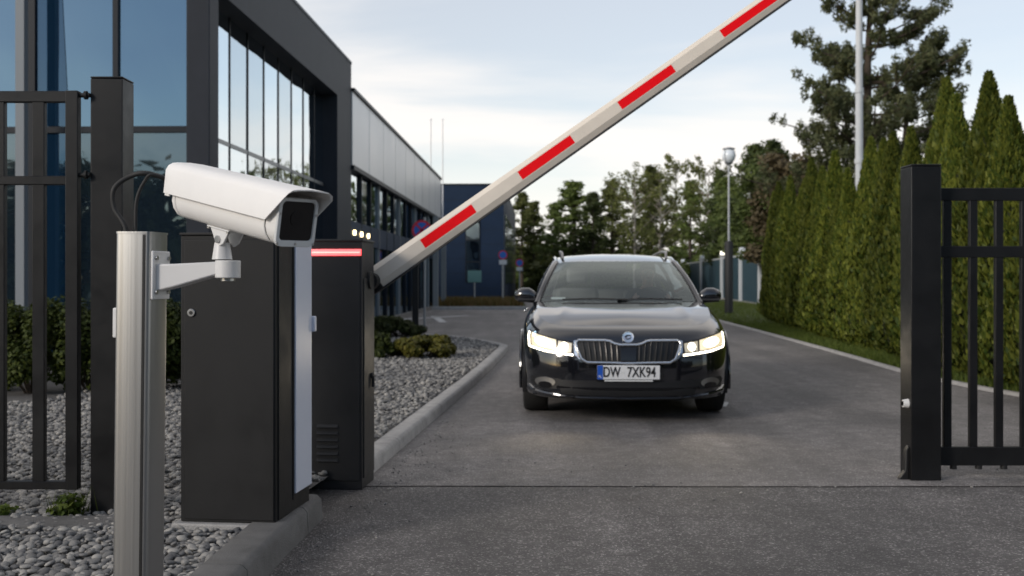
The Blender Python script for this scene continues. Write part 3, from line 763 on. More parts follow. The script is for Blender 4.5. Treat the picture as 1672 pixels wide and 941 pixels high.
    for sx in (-1, 1):
        for wy in (.93, 3.77):
            wl = MB(); n = 20
            for j in range(n):
                pass
            arc = [(wy + .40 * math.cos(R(a_)), .335 + .40 * math.sin(R(a_))) for a_ in range(-20, 201, 10)]
            wl.grid([[(sx * .60, y, z) for y, z in arc], [(sx * .905, y, z) for y, z in arc]])
            wl.add([(sx * .60, y, z) for y, z in arc], [tuple(range(len(arc)))])
            wl.build('wheel_well', 'trim', car)
            lip = [(sx * (.921 if wy < 2 else .917), wy + .383 * math.cos(R(a_)), .335 + .383 * math.sin(R(a_))) for a_ in range(-15, 196, 7)]
            MB().tube(lip, .014, 8).build('arch_lip', 'paint', car)
            wh = bpy.data.objects.new('wheel', None); COL.objects.link(wh); wh.parent = car; wh.location = (sx * .795, wy, .335); wh.rotation_euler = (0, R(90 * sx), 0)
            MB().lathe([(.235, -.095), (.30, -.112), (.326, -.10), (.335, -.075), (.335, .075), (.326, .10), (.30, .112), (.235, .095), (.228, .0), (.235, -.095)], 48).build('tyre', 'tyre', wh, smooth=40)
            rm = MB(); rm.lathe([(.232, -.09), (.222, -.05), (.215, .06), (.236, .094), (.236, .100), (.212, .096)], 40)
            for k in range(5):
                for da in (-9, 9):
                    Mx = Matrix.Rotation(R(72 * k + da), 4, 'Z')
                    rm.add([(.03, -.013, .06), (.03, .013, .06), (.03, .013, .085), (.03, -.013, .085), (.22, -.010, .066), (.22, .010, .066), (.22, .010, .092), (.22, -.010, .092)],
                           [(0, 1, 2, 3), (7, 6, 5, 4), (0, 4, 5, 1), (1, 5, 6, 2), (2, 6, 7, 3), (3, 7, 4, 0)], 0, Mx)
            rm.lathe([(.0, .094), (.04, .092), (.05, .08), (.05, .04)], 20)
            rm.build('rim', 'rim', wh, smooth=35)
            MB().lathe([(0, -.02), (.15, -.02), (.15, .03), (0, .03)], 28).build('brake_disc', 'satin', wh)
    # greenhouse
    def zroof(y):
        pts = [(2.02, 1.352), (2.25, 1.395), (2.6, 1.432), (3.0, 1.452), (3.6, 1.448), (4.1, 1.418), (4.42, 1.385)]
        for (a_, za), (b_, zb) in zip(pts, pts[1:]):
            if y <= b_: t = (y - a_) / (b_ - a_); return za + (zb - za) * t
        return pts[-1][1]
    def hwr(y): return .605 + .03 * math.sin(math.pi * min(1, max(0, (y - 2.1) / 2.4))) - .05 * ss((y - 3.8) / .7)
    rows_r = []
    for i in range(15):
        y0 = 2.02 + (4.42 - 2.02) * i / 14; rw = []
        for j in range(-10, 11):
            u = j / 10; y = y0 + (.17 * u * u * (1 - i / 14)); hw_ = hwr(y)
            rw.append((hw_ * u, y, zroof(y) - .03 * u ** 2 - .022 * abs(u) ** 8))
        rows_r.append(rw)
    MB().grid(rows_r).build('roof', 'paint', car, smooth=180, sub=1)
    top = [Vector(p_) for p_ in rows_r[0]]
    bot = []
    for j in range(-10, 11):
        u = j / 10; bot.append(Vector((.775 * u, 1.33 + .235 * abs(u) ** 2.2, .968 - .006 * abs(u))))
    ws = []
    for i in range(9):
        t = i / 8; rw = []
        for j in range(21):
            q = bot[j].lerp(top[j], t); q.y -= .03 * math.sin(math.pi * t); q.z += .022 * math.sin(math.pi * t); rw.append(tuple(q))
        ws.append(rw)
    MB().grid(ws).build('windscreen', 'windscreen', car, smooth=180)
    # frit band round the screen
    fb = MB(); e = .004
    edge = [Vector(ws[0][j]) for j in range(21)]
    fb.grid([[(q.x, q.y + e, q.z - e) for q in edge], [tuple(Vector(ws[1][j]).lerp(Vector(ws[0][j]), .62) + Vector((0, e, -e))) for j in range(21)]])
    fb.grid([[tuple(Vector(ws[8][j]) + Vector((0, e, -e))) for j in range(21)], [tuple(Vector(ws[8][j]).lerp(Vector(ws[7][j]), .5) + Vector((0, e, -e))) for j in range(21)]])
    fb.build('screen_frit', 'trim', car)
    MB().grid([[(-.12, 2.0, 1.335), (.12, 2.0, 1.335)], [(-.09, 1.93, 1.285), (.09, 1.93, 1.285)]]).build('sensor_cover', 'trim', car)
    for sx in (-1, 1):
        k = 0 if sx < 0 else 20
        ap = [Vector(ws[i][k]) for i in range(9)]
        roofedge = [Vector((sx * hwr(y), y, zroof(y) - .052)) for y in [2.3, 2.6, 3.0, 3.4, 3.8, 4.1, 4.38]]
        path = [ap[0] + Vector((sx * .028, -.03, -.03))] + [q + Vector((sx * .018, .03, -.004)) for q in ap[1:]] + roofedge + [Vector((sx * .60, 4.52, 1.30)), Vector((sx * .72, 4.70, 1.0))]
        pm = MB(); pm.tube(path, [.036] + [.031] * 8 + [.026] * 7 + [.04, .05], 10); pm.build('pillar', 'paint', car, smooth=60)
        seal = [q + Vector((-sx * .012, .004, .002)) for q in ap]
        MB().tube(seal, .012, 6).build('screen_seal', 'trim', car)
        # side glass between belt and roof edge
        belt = lambda y: Vector((sx * (.805 + .01 * math.sin((y - 1.5) / 3 * math.pi)), y, .955 + .012 * (y - 1.5) / 3))
        sg = MB(); rws = []
        yb = [1.62, 2.0, 2.5, 3.0, 3.5, 4.0, 4.4, 4.66]; yt = [2.28, 2.4, 2.6, 3.0, 3.45, 3.9, 4.2, 4.42]
        for t_ in (0, .33, .66, 1):
            rws.append([tuple(belt(a_).lerp(Vector((sx * (hwr(b2) - .005), b2, zroof(b2) - .07)), t_) + Vector((sx * .03 * math.sin(math.pi * t_), 0, 0))) for a_, b2 in zip(yb, yt)])
        sg.grid(rws); sg.build('side_window', 'sideglass', car, smooth=180)
        for i in (2, 5):
            MB().tube([Vector(rws[q][i]) + Vector((sx * .004, 0, 0)) for q in range(4)], .03, 6).build('pillar', 'gloss_black', car)
        MB().tube([belt(y) + Vector((sx * .012, 0, 0)) for y in (1.55, 2.2, 3, 3.8, 4.5)], .012, 6).build('belt_moulding', 'satin', car)
        # roof rail
        rp = [(sx * .545, 2.36, zroof(2.36) - .025), (sx * .55, 2.42, zroof(2.42) + .022), (sx * .56, 2.55, zroof(2.55) + .026), (sx * .575, 3.2, zroof(3.2) + .022), (sx * .56, 3.9, zroof(3.9) + .022), (sx * .54, 4.15, zroof(4.15) + .016), (sx * .53, 4.22, zroof(4.22) - .025)]
        MB().tube(smooth_poly(rp, 4), .014, 8).build('roof_rail', 'satin', car)
        # door mirror: shell, stalk, indicator
        mm = MB(); lp_ = []
        for i, (dx, sy_, sz_, dz) in enumerate([(.80, .035, .040, -.03), (.83, .05, .060, -.015), (.88, .068, .074, 0), (.95, .066, .072, .003), (1.0, .054, .055, 0), (1.025, .03, .03, -.005)]):
            lp_.append([(sx * dx, 1.70 + .02 * (dx - .8) / .2 + sy_ * .8 * math.cos(a_) * (1.15 if math.cos(a_) < 0 else .7), 1.018 + dz + sz_ * math.sin(a_)) for a_ in [2 * math.pi * q / 14 for q in range(14)]])
        mm.loft(lp_); mr_ = mm.build('mirror', 'paint', car, smooth=70)
        MB().loft([[(sx * x, 1.655 + .07 * math.cos(a_) * .7, .972 + .018 * math.sin(a_)) for a_ in [2 * math.pi * q / 10 for q in range(10)]] for x in (.76, .85, .94, .99)]).build('mirror_base', 'trim', mr_, smooth=60)
        # headlight
        s_ = sx
        outer = [(s_ * .445, .660), (s_ * .60, .684), (s_ * .76, .722), (s_ * .84, .742), (s_ * .862, .70), (s_ * .848, .605), (s_ * .70, .573), (s_ * .455, .545)]
        hl_ = patch('headlight', outer, .004, 'gloss_black', .03)
        patch('reflector', [(s_ * .605, .674), (s_ * .74, .706), (s_ * .818, .726), (s_ * .826, .70), (s_ * .818, .622), (s_ * .70, .598), (s_ * .605, .590)], .008, 'head_warm', .006, hl_)
        patch('bulb', [(s_ * (.715 + .075 * math.cos(R(a_))), .655 + .036 * math.sin(R(a_)) + .013 * math.cos(R(a_))) for a_ in range(0, 360, 20)], .011, 'head_hot', .008, hl_)
        patch('outer_strip', [(s_ * .834, .730), (s_ * .846, .733), (s_ * .853, .70), (s_ * .846, .616), (s_ * .834, .613), (s_ * .840, .70)], .013, 'head_hot', .008, hl_)
        patch('inner_reflector', [(s_ * .470, .650), (s_ * .588, .668), (s_ * .588, .588), (s_ * .478, .574)], .0075, 'head_mid', .006, hl_)
        cxp, czp = s_ * .536, .624
        patch('projector', [(cxp + 0.032 * math.cos(R(a_)), czp + .033 * math.sin(R(a_))) for a_ in range(0, 360, 24)], .014, 'head_hot', .01, hl_)
        patch('daylight_strip', [(s_ * .462, .563), (s_ * .70, .590), (s_ * .84, .620), (s_ * .842, .608), (s_ * .70, .576), (s_ * .460, .548)], .013, 'head_hot', .01, hl_)
        sp_ = bpy.data.lights.new('headlamp_beam', 'SPOT'); sp_.energy = 13; sp_.spot_size = R(75); sp_.spot_blend = 1; sp_.color = (1, .84, .62); sp_.shadow_soft_size = .05
        so_ = bpy.data.objects.new('headlamp_beam', sp_); COL.objects.link(so_); so_.parent = car; so_.location = (s_ * .62, ray(s_ * .62, .63) - .08, .64)
        so_.rotation_euler = Vector((0, 1, .34)).to_track_quat('Z', 'Y').to_euler()
        # fog lamp pocket, lamp, corner blade
        fp = patch('fog_lamp', [(s_ * .565, .355), (s_ * .80, .372), (s_ * .825, .345), (s_ * .80, .285), (s_ * .60, .275)], .004, 'trim', .02)
        patch('fog_lens', [(s_ * .70 + .088 * math.cos(R(a_)), .328 + .040 * math.sin(R(a_))) for a_ in range(0, 360, 20)], .012, 'satin', .01, fp)
        patch('fog_cover', [(s_ * .70 + .058 * math.cos(R(a_)), .306 + .026 * math.sin(R(a_))) for a_ in range(0, 360, 24)], .016, 'gloss_black', .008, fp)
        MB().tube(line([(s_ * .835, .285), (s_ * .80, .255), (s_ * .70, .238), (s_ * .56, .222), (s_ * .46, .215)], .012), [.012, .022, .018, .012, .006], 8).build('corner_blade', 'paint', car)
        MB().tube([(sx * .934, y, .60 + .03 * (y - 1.4) / 2) for y in (1.42, 2.0, 2.8, 3.35)], .006, 6).build('side_crease', 'paint', car)
        for yh in (2.28, 3.12):
            MB().box(sx * .93, sx * .955, yh, yh + .18, .83, .855).build('door_handle', 'chrome', car, bevel=.005)
        patch_r = MB(); patch_r.box(sx * .55, sx * .86, 4.66, 4.80, .74, .88); patch_r.build('tail_light', 'sign_red', car, bevel=.02)
    # grille
    gt = [(-.415, .673), (-.19, .673), (-.155, .668), (-.115, .648), (-.07, .638), (.07, .638), (.115, .648), (.155, .668), (.19, .673), (.415, .673), (.442, .654), (.425, .60), (.392, .525), (.345, .497), (.0, .492), (-.345, .497), (-.392, .525), (-.425, .60), (-.442, .654)]
    gl_ = patch('grille', gt, .004, 'ink', .03)
    MB().tube(line(gt, .010), .0125, 8, closed=True).build('grille_frame', 'chrome', gl_, smooth=80)
    for i in range(-8, 9):
        x = i * .048
        if abs(x) < .07: continue
        zt = .664 if abs(x) > .16 else .655
        x1 = x * .93
        a0, a1 = (x * 1.0, zt), (x1, .51)
        MB().tube([(a0[0], ray(*a0) - .008, a0[1]), ((a0[0] + a1[0]) / 2, ray((a0[0] + a1[0]) / 2, .59) - .016, .59), (a1[0], ray(*a1) - .008, a1[1])], .0075, 6).build('slat', 'slat', gl_)
    patch('sensor_panel', [(-.066, .622), (.066, .622), (.062, .512), (-.062, .512)], .02, 'gloss_black', .02, gl_)
    for sx in (-1, 1):
        patch('grille_wing', [(sx * .438, .678), (sx * .458, .668), (sx * .452, .56), (sx * .40, .515), (sx * .428, .60)], .007, 'chrome', .008, gl_)
    # lower intake
    lo = patch('lower_intake', [(-.60, .350), (.60, .350), (.55, .228), (-.55, .228)], .003, 'trim', .02)
    MB().tube(line([(-.60, .292), (-.3, .284), (0, .282), (.3, .284), (.60, .292)], .008), .010, 6).build('intake_bar', 'gloss_black', lo)
    MB().tube(line([(-.80, .222), (-.4, .207), (0, .203), (.4, .207), (.80, .222)], .012), .014, 8).build('splitter', 'gloss_black', car)
    # emblem
    ey = ray(0, .70) - .006; em = MB()
    Me = Matrix.Translation((0, ey, .699)) @ Matrix.Rotation(R(72), 4, 'X')
    em.lathe([(0, -.01), (.047, -.01), (.049, .004), (.046, .008), (.040, .006), (.0, .006)], 32, M=Me); eb = em.build('emblem', 'chrome', car, smooth=40)
    ar = MB()
    ar.prism([(-.030, .006), (-.012, .019), (.014, .021), (.028, .012), (.020, .007), (.002, .010), (-.010, .002), (-.018, -.010)], .0064, .0076, 'z', M=Me)
    ar.prism([(-.024, -.012), (-.004, -.022), (.020, -.016), (.030, .002), (.022, .0), (.010, -.010), (-.006, -.012)], .0064, .0076, 'z', M=Me)
    ar.build('emblem_mark', 'ink', eb)
    # number plate
    py_ = ray(0, .42) - .022
    pl_ = MB().box(-.26, .26, py_, py_ + .012, .362, .476).build('number_plate', 'plate_w', car, bevel=.004)
    MB().box(-.2595, -.214, py_ - .002, py_ + .004, .363, .475).build('country_band', 'plate_b', pl_)
    MB().box(-.268, .268, py_ + .008, py_ + .025, .350, .484).build('plate_holder', 'gloss_black', pl_)
    MB().box(-.2, .2, py_ - .002, py_ + .02, .347, .358).build('plate_rim', 'bezel', pl_)
    def text(s, x, z, h, sx_, m, name, al='CENTER'):
        cu = bpy.data.curves.new(name, 'FONT'); cu.body = s; cu.align_x = al; cu.align_y = 'CENTER'; cu.size = 1; cu.extrude = .01; cu.offset = .012
        o = bpy.data.objects.new(name, cu); COL.objects.link(o)
        dg = bpy.context.evaluated_depsgraph_get(); me = bpy.data.meshes.new_from_object(o.evaluated_get(dg)); bpy.data.objects.remove(o)
        me.materials.clear(); me.materials.append(K[m])
        hh = h / .69
        me.transform(Matrix.Translation((x, py_ - .0022, z)) @ Matrix.Rotation(R(90), 4, 'X') @ Matrix.Diagonal((hh * sx_, hh, .15, 1)))
        o = bpy.data.objects.new(name, me); COL.objects.link(o); o.parent = pl_; return o
    text('DW', -.142, .419, .080, .70, 'ink', 'lettering'); text('7XK94', .105, .419, .080, .72, 'ink', 'lettering')
    text('PL', -.237, .385, .020, .8, 'sign_white', 'country_code')
    MB().box(-.063, -.035, py_ - .0012, py_, .412, .426).build('sticker', 'bezel', pl_)
    # cabin
    MB().grid([[(-.76, 1.42, .958), (.76, 1.42, .958)], [(-.76, 1.72, .962), (.76, 1.72, .962)], [(-.74, 1.98, .955), (.74, 1.98, .955)], [(-.74, 2.06, .90), (.74, 2.06, .90)], [(-.74, 2.06, .5), (.74, 2.06, .5)]]).build('dashboard', 'interior', car)
    MB().box(-.78, .78, 1.3, 4.6, .31, .40).build('cabin_floor', 'interior', car)
    MB().box(-.78, .78, 4.40, 4.46, .40, .95).build('rear_panel', 'interior', car)
    for sx in (-1, 1):
        MB().box(sx * .80, sx * .77, 1.5, 4.5, .40, .95).build('door_lining', 'interior', car)
        st_ = MB().box(sx * .38 - .25, sx * .38 + .25, 2.35, 2.86, .42, .58).build('seat', 'seat', car, bevel=.05)
        MB().box(-.24, .24, 0, .14, 0, .58, M=Matrix.Translation((sx * .38, 2.82, .54)) @ Matrix.Rotation(R(-18), 4, 'X')).build('backrest', 'seat', st_, bevel=.05)
        MB().box(-.12, .12, 0, .08, 0, .17, M=Matrix.Translation((sx * .38, 3.02, 1.13)) @ Matrix.Rotation(R(-8), 4, 'X')).build('headrest', 'seat', st_, bevel=.04)
    MB().box(-.66, .66, 3.62, 3.78, .5, 1.06).build('rear_seat', 'seat', car, bevel=.05)
    Ms = Matrix.Translation((.38, 2.12, .93)) @ Matrix.Rotation(R(62), 4, 'X')
    sw = MB(); sw.tube([Ms @ Vector((.18 * math.cos(R(a_)), .18 * math.sin(R(a_)), 0)) for a_ in range(0, 360, 15)], .013, 8, closed=True)
    sw.box(-.17, .17, -.02, .02, -.01, .01, M=Ms); sw.cyl(Ms @ Vector((0, 0, -.03)), Ms @ Vector((0, 0, .02)), .06); sw.build('steering_wheel', 'trim', car)
    MB().box(-.10, .10, 1.985, 2.01, 1.265, 1.325).build('rear_view_mirror', 'trim', car, bevel=.01)
    MB().box(-.66, -.52, 1.60, 1.602, .982, 1.0, M=None).build('permit_sticker', 'sign_white', car)
    # wipers
    for x0, x1 in ((-.55, .08), (-.02, .60)):
        MB().tube([(x0, 1.34, .985), ((x0 + x1) / 2, 1.33, .992), (x1, 1.30 + .12 * abs(x1), .984)], .007, 6).build('wiper', 'black', car)
    # driver
    dv = bpy.data.meshes.new('person'); bm = bmesh.new()
    lay = bm.verts.layers.skin.verify()
    nodes = [((.38, 2.62, .62), .15), ((.38, 2.68, .80), .14), ((.38, 2.72, .98), .155), ((.38, 2.72, 1.075), .075), ((.38, 2.70, 1.125), .052), ((.38, 2.685, 1.19), .076), ((.38, 2.685, 1.26), .082), ((.38, 2.69, 1.305), .06)]
    vs = []
    for p_, r_ in nodes:
        v = bm.verts.new(p_); v[lay].radius = (r_, r_ * (.75 if p_[2] < 1.05 else 1.08)); vs.append(v)
    vs[0][lay].use_root = True
    for a_, b_ in zip(vs, vs[1:]): bm.edges.new((a_, b_))
    for sx in (-1, 1):
        prev = vs[2]
        for p_, r_ in (((.38 + sx * .19, 2.70, 1.0), .065), ((.38 + sx * .25, 2.52, .82), .05), ((.38 + sx * .19, 2.30, .90), .036), ((.38 + sx * .178, 2.235, .958), .026), ((.38 + sx * .176, 2.19, .985), .024)):
            v = bm.verts.new(p_); v[lay].radius = (r_, r_); bm.edges.new((prev, v)); prev = v
        tg = Vector((-sx * .34, .30, .83)); palm = prev
        for q, ln in ((-.030, .8), (-.010, .95), (.010, 1.), (.030, .9)):     # four fingers closing over the rim
            prev = palm; bp = Vector((.38 + sx * .176, 2.178, .985)) + tg * q
            for d_ in (Vector((0, -.012, .012)), Vector((-sx * .003, -.044 * ln, .014)), Vector((-sx * .010, -.058 * ln, -.008)), Vector((-sx * .016, -.044 * ln, -.026))):
                v = bm.verts.new(bp + d_); v[lay].radius = (.0082, .0082); bm.edges.new((prev, v)); prev = v
        prev = palm
        for d_ in (Vector((-sx * .022, -.012, .012)), Vector((-sx * .036, -.030, .018)), Vector((-sx * .036, -.048, .012))):   # thumb along the inside of the rim
            v = bm.verts.new(Vector((.38 + sx * .176, 2.185, .985)) + d_); v[lay].radius = (.009, .009); bm.edges.new((prev, v)); prev = v
        prev = vs[0]
        for p_, r_ in (((.38 + sx * .11, 2.56, .60), .085), ((.38 + sx * .13, 2.16, .68), .07), ((.38 + sx * .13, 1.95, .45), .045)):
            v = bm.verts.new(p_); v[lay].radius = (r_, r_); bm.edges.new((prev, v)); prev = v
    bm.to_mesh(dv); bm.free()
    po = bpy.data.objects.new('person', dv); COL.objects.link(po)
    po.modifiers.new('skin', 'SKIN'); sb = po.modifiers.new('sub', 'SUBSURF'); sb.levels = 2; sb.render_levels = 2
    dg = bpy.context.evaluated_depsgraph_get(); me = bpy.data.meshes.new_from_object(po.evaluated_get(dg)); po.modifiers.clear(); po.data = me
    me.materials.clear(); me.materials.append(K['skin']); me.materials.append(K['shirt'])
    for f in me.polygons: f.use_smooth = True; f.material_index = 1 if (f.center.z < 1.07 and f.center.y > 2.26) or f.center.z < .8 else 0
    po.location = car.location; po.rotation_euler = car.rotation_euler
    tag(po, 'driver in a grey shirt behind the wheel of the black car', 'person')
    hr = MB(); hr.lathe([(0, .095), (.045, .088), (.078, .055), (.088, .01), (.085, -.03)], 20, M=Matrix.Translation((.38, 2.705, 1.268)) @ Matrix.Rotation(R(-22), 4, 'X')); hr.build('hair', 'hair', po, smooth=180)
    for sx in (-1, 1):
        MB().lathe([(0, .011), (.008, .008), (.011, 0), (.008, -.008), (0, -.011)], 10, M=Matrix.Translation((.38 + sx * .031, 2.605, 1.245))).build('eye', 'sign_white', po, smooth=180)
        MB().lathe([(0, .005), (.0045, .003), (.006, 0), (.0045, -.003), (0, -.005)], 10, M=Matrix.Translation((.38 + sx * .030, 2.5965, 1.245))).build('iris', 'hair', po, smooth=180)
    MB().loft([[(.38 + x, 2.612 - d, z) for x in (-.012, .012) for z in (z0,)] + [(.38, 2.602 - d * 1.8, z0)] for z0, d in ((1.245, 0), (1.225, .008), (1.205, .012))]).build('nose', 'skin', po, smooth=180)
    MB().lathe([(0, .02), (.008, .014), (.010, 0), (.008, -.014), (0, -.02)], 10, M=Matrix.Translation((.38, 2.612, 1.186)) @ Matrix.Rotation(R(90), 4, 'Y')).build('mouth', 'lips', po, smooth=180)
    car.scale = (.972, 1, 1); po.scale = (.972, 1, 1)
    return car
make_car()

# ------------------------------------------------------------------ office building (two storeys, charcoal portal frame)
BR = R(-1.43)
ofc = thing('office_building', 'charcoal two storey office with tall mirrored windows behind the gate and camera', 'building', (-3.83, 13.65, 0), R(-1.9))
H1, HG, HT1 = 5.85, 4.92, 3.10
REC = .30
LX, EY = -13.0, 9.85
jm = 8.30
def part(mb, name, m, par, **k): return mb.build(name, m, par, **k)
part(MB().box(-.30, 0, 0, .38, 0, H1), 'corner_pillar', 'clad_dark', ofc, bevel=.01)
part(MB().box(-.40, 0, .381, EY, HG, H1), 'header', 'clad_dark', ofc)
part(MB().box(LX, -.301, 0, .40, HG + .55, H1), 'header', 'clad_dark', ofc)
part(MB().box(-.40, 0, jm, EY, 0, HG - .001), 'end_pillar', 'clad_dark', ofc)
part(MB().box(LX, -.42, .42, EY, H1 - .25, H1 - .05), 'roof', 'roofing', ofc)
part(MB().box(LX, 0.012, -.012, EY + .01, H1, H1 + .05), 'coping', 'mullion', ofc)
part(MB().box(LX, -.5, EY - .2, EY, 0, H1 - .26), 'end_wall', 'clad_dark', ofc)
part(MB().box(-.36, -.02, .381, jm, 0, .14), 'plinth', 'clad_dark', ofc)
# road side glazing: tall panes above and below a transom
ys_ = [.385] + [.92 + .935 * i for i in range(8)] + [jm]
for a_, b_ in zip(ys_, ys_[1:]):
    for z0, z1 in ((.14, .95), (.99, HT1 - .03), (HT1 + .03, HG)):
        dx = rnd.uniform(-.004, .004)
        wv = MB(); wv.add([(-REC + dx, a_, z0), (-REC - dx, b_, z0), (-REC - dx * .5, b_, z1), (-REC + dx * .6, a_, z1)], [(0, 1, 2, 3)])
        wv.box(-REC - .03, -REC - .01, a_, b_, z0, z1)
        part(wv, 'window', 'glass_side', ofc, smooth=None)
for y in ys_[1:-1]: part(MB().box(-REC - .05, -REC + .012, y - .022, y + .022, .14, HG - .001), 'mullion', 'mullion', ofc)
part(MB().box(-REC - .04, -REC + .010, .385, jm, HT1 - .03, HT1 + .03), 'transom', 'alu', ofc)
part(MB().box(-REC - .04, -REC + .03, .385, jm, .95, .99), 'transom', 'mullion', ofc)
# gate side glazing
xs_ = [-.302, -1.28, -2.40, -3.68, -4.84, -6.0, -7.2]
GY = .22
for a_, b_ in zip(xs_, xs_[1:]):
    for z0, z1, m in ((.14, HT1 - .04, 'glass_dark'), (HT1 + .04, HG + .55, 'glass')):
        dy = rnd.uniform(-.005, .005)
        wv = MB(); wv.add([(a_, GY + dy, z0), (b_, GY - dy, z0), (b_, GY - dy * .4, z1), (a_, GY + dy * .7, z1)], [(0, 1, 2, 3)])
        wv.box(b_, a_, GY + .012, GY + .03, z0, z1)
        part(wv, 'window', 'glass_dim' if (m == 'glass' and a_ < -2.4) else m, ofc, smooth=None)
for x in xs_[1:]: part(MB().box(x - (.07 if x == -2.40 else .035), x + (.07 if x == -2.40 else .035), GY - .05, GY + .04, .14, HG + .549), 'mullion', 'mullion', ofc)
part(MB().box(LX, -.302, GY - .04, GY + .03, HT1 - .04, HT1 + .04), 'transom', 'mullion', ofc)
part(MB().box(LX, -.302, .02, .38, 0, .14), 'plinth', 'clad_dark', ofc)
part(MB().prism([(-2.328, HT1 + .05), (-1.90, HT1 + .05), (-2.02, HG + .5), (-2.328, HG + .5)], GY - .010, GY - .006), 'painted_reflection', 'painted_reflection', ofc)  # slanted reflection shaped as a thin panel in front of the panes
part(MB().prism([(-2.328, .2), (-1.86, .2), (-1.895, HT1 - .05), (-2.328, HT1 - .05)], GY - .010, GY - .006), 'painted_reflection', 'painted_reflection', ofc)
part(MB().box(-2.365, -2.255, -.27, -.16, 0, H1 - .01), 'downpipe', 'pipe', ofc)
part(MB().box(-4.4, -2.0, -.62, GY - .06, HT1 + .36, HT1 + .5), 'canopy', 'clad_navy', ofc, bevel=.01) if False else None

# ------------------------------------------------------------------ production hall beyond it
hall = thing('production_hall', 'long hall with silver upper cladding and dark glazed ground floor behind the barrier', 'building', (-3.46, 23.52, 0), BR)
HL, HH, HGz = 21.2, 5.27, 3.66
part(MB().box(-14, -.02, 0, HL, HGz, HH), 'upper_wall', 'clad_light', hall)
for i in range(1, 9): part(MB().box(-.022, -.015, i * 2.35 - .01, i * 2.35 + .01, HGz, HH - .01), 'panel_joint', 'clad_light', hall)
part(MB().box(-14, .03, -.01, HL + .02, HH, HH + .07), 'coping', 'mullion', hall)
part(MB().box(-14, .02, 0, HL, HGz - .10, HGz - .002), 'drip_rail', 'mullion', hall)
part(MB().box(-14, -.30, HL - .2, HL, 0, HGz - .101), 'end_wall', 'clad_navy', hall)
n = 15; st_ = (HL - .3) / n
for i in range(n):
    a_, b_ = .1 + i * st_, .1 + (i + 1) * st_
    for z0, z1, m in ((.12, 1.95, 'glass_dark'), (2.45, HGz - .10, 'glass_side' if i == 0 else 'glass_dark')):
        d = rnd.uniform(-.006, .006)
        wv = MB(); wv.add([(-.12 + d, a_, z0), (-.12 - d, b_, z0), (-.12 - d, b_, z1), (-.12 + d, a_, z1)], [(0, 1, 2, 3)]); wv.box(-.16, -.135, a_, b_, z0, z1)
        part(wv, 'window', m, hall, smooth=None)
    if i: part(MB().box(-.14, -.06, a_ - .03, a_ + .03, .12, HGz - .10), 'mullion', 'mullion' if i % 3 else 'alu', hall)
part(MB().box(-.15, -.07, .1, HL - .2, 1.95, 2.45), 'spandrel', 'clad_navy', hall)
part(MB().box(-.20, .0, 0, HL, 0, .12), 'plinth', 'concrete_d', hall)
for y in (HL - 3.6, HL - .25): part(MB().box(.0, .20, y, y + .22, .0, HGz - .11), 'pillar', 'alu', hall)
for y in (.45, 1.4, 2.4): part(MB().cyl((-.08, y, 2.20), (-.03, y, 2.20), .055, n=12), 'lamp', 'lamp_warm', hall)

# navy block closing the view
blk = thing('navy_block', 'dark blue box shaped building with one tall window across the end of the side road', 'building', (-.40, 52, 0), BR)
part(MB().box(-9, 0, 0, 26, 0, 5.68), 'wall', 'clad_navy', blk)
part(MB().box(-9.03, .03, -.03, 26.03, 5.68, 5.76), 'coping', 'mullion', blk)
for i in range(1, 8): part(MB().box(-9, .004, -.004, .0, i * .71, i * .71 + .015), 'panel_joint', 'mullion', blk)
wf = part(MB().box(-1.86, -1.14, -.03, .02, .98, 4.05), 'window', 'mullion', blk)
for z0, z1, m in ((3.05, 4.0, 'glass_side'), (2.02, 2.98, 'glass'), (1.02, 1.95, 'glass')):
    part(MB().box(-1.82, -1.18, -.036, -.031, z0, z1), 'pane', m, wf)
for i in range(6):
    part(MB().box(.002, .03, 2 + i * 3.9, 4.6 + i * 3.9, .9, 4.4), 'window', 'glass_side', blk)

# masts, signs, posts
for i, (x, lab) in enumerate(((-3.50, 'left of two very thin pale flagpoles above the silver hall roof end'), (-2.99, 'right of two very thin pale flagpoles, beside the navy block edge'))):
    fp_ = thing('flagpole', lab, 'pole', (x, 46.5, 0), 0, 'two pale flagpoles')
    MB().tube([(0, 0, 0), (0, 0, 8.0)], [.035, .02], 10).build('shaft', 'pale_pole', fp_); MB().lathe([(0, .05), (.04, .03), (.05, 0), (.0, -.02)], 12, M=Matrix.Translation((0, 0, 8.03))).build('finial', 'pale_pole', fp_)
def disc(t, z, r, ring, face, y=-.03, rx=0):
    s = MB().cyl((rx, y, z), (rx, y - .012, z), r, n=32).build('sign_disc', ring, t, smooth=40)
    MB().cyl((rx, y - .0121, z), (rx, y - .015, z), r * .78, n=32).build('sign_face', face, s, smooth=40); return s
sg = thing('road_sign', 'round no stopping sign, red ring and cross on blue, showing above the arm', 'sign', (-2.03, 24.3, .0))
MB().cyl((.06, 0, 0), (.06, 0, 2.56), .03, n=14).build('pole', 'pole', sg)
s_ = disc(sg, 2.27, .225, 'sign_red', 'sign_blue')
for a_ in (45, -45):
    MB().box(-.18, .18, -.0475, -.0452 - (.0008 if a_ > 0 else 0), -.022, .022, M=Matrix.Translation((0, 0, 2.27)) @ Matrix.Rotation(R(a_), 4, 'Y')).build('cross_bar', 'sign_red', s_)
bo = thing('bollard', 'dark square light bollard at the island edge beside the no stopping sign', 'bollard', (-2.06, 23.0, 0))
MB().box(-.065, .065, -.065, .065, 0, 1.42).build('shaft', 'powder', bo, bevel=.01); MB().box(-.075, .075, -.075, .075, 1.42, 1.5).build('head', 'black', bo, bevel=.01)
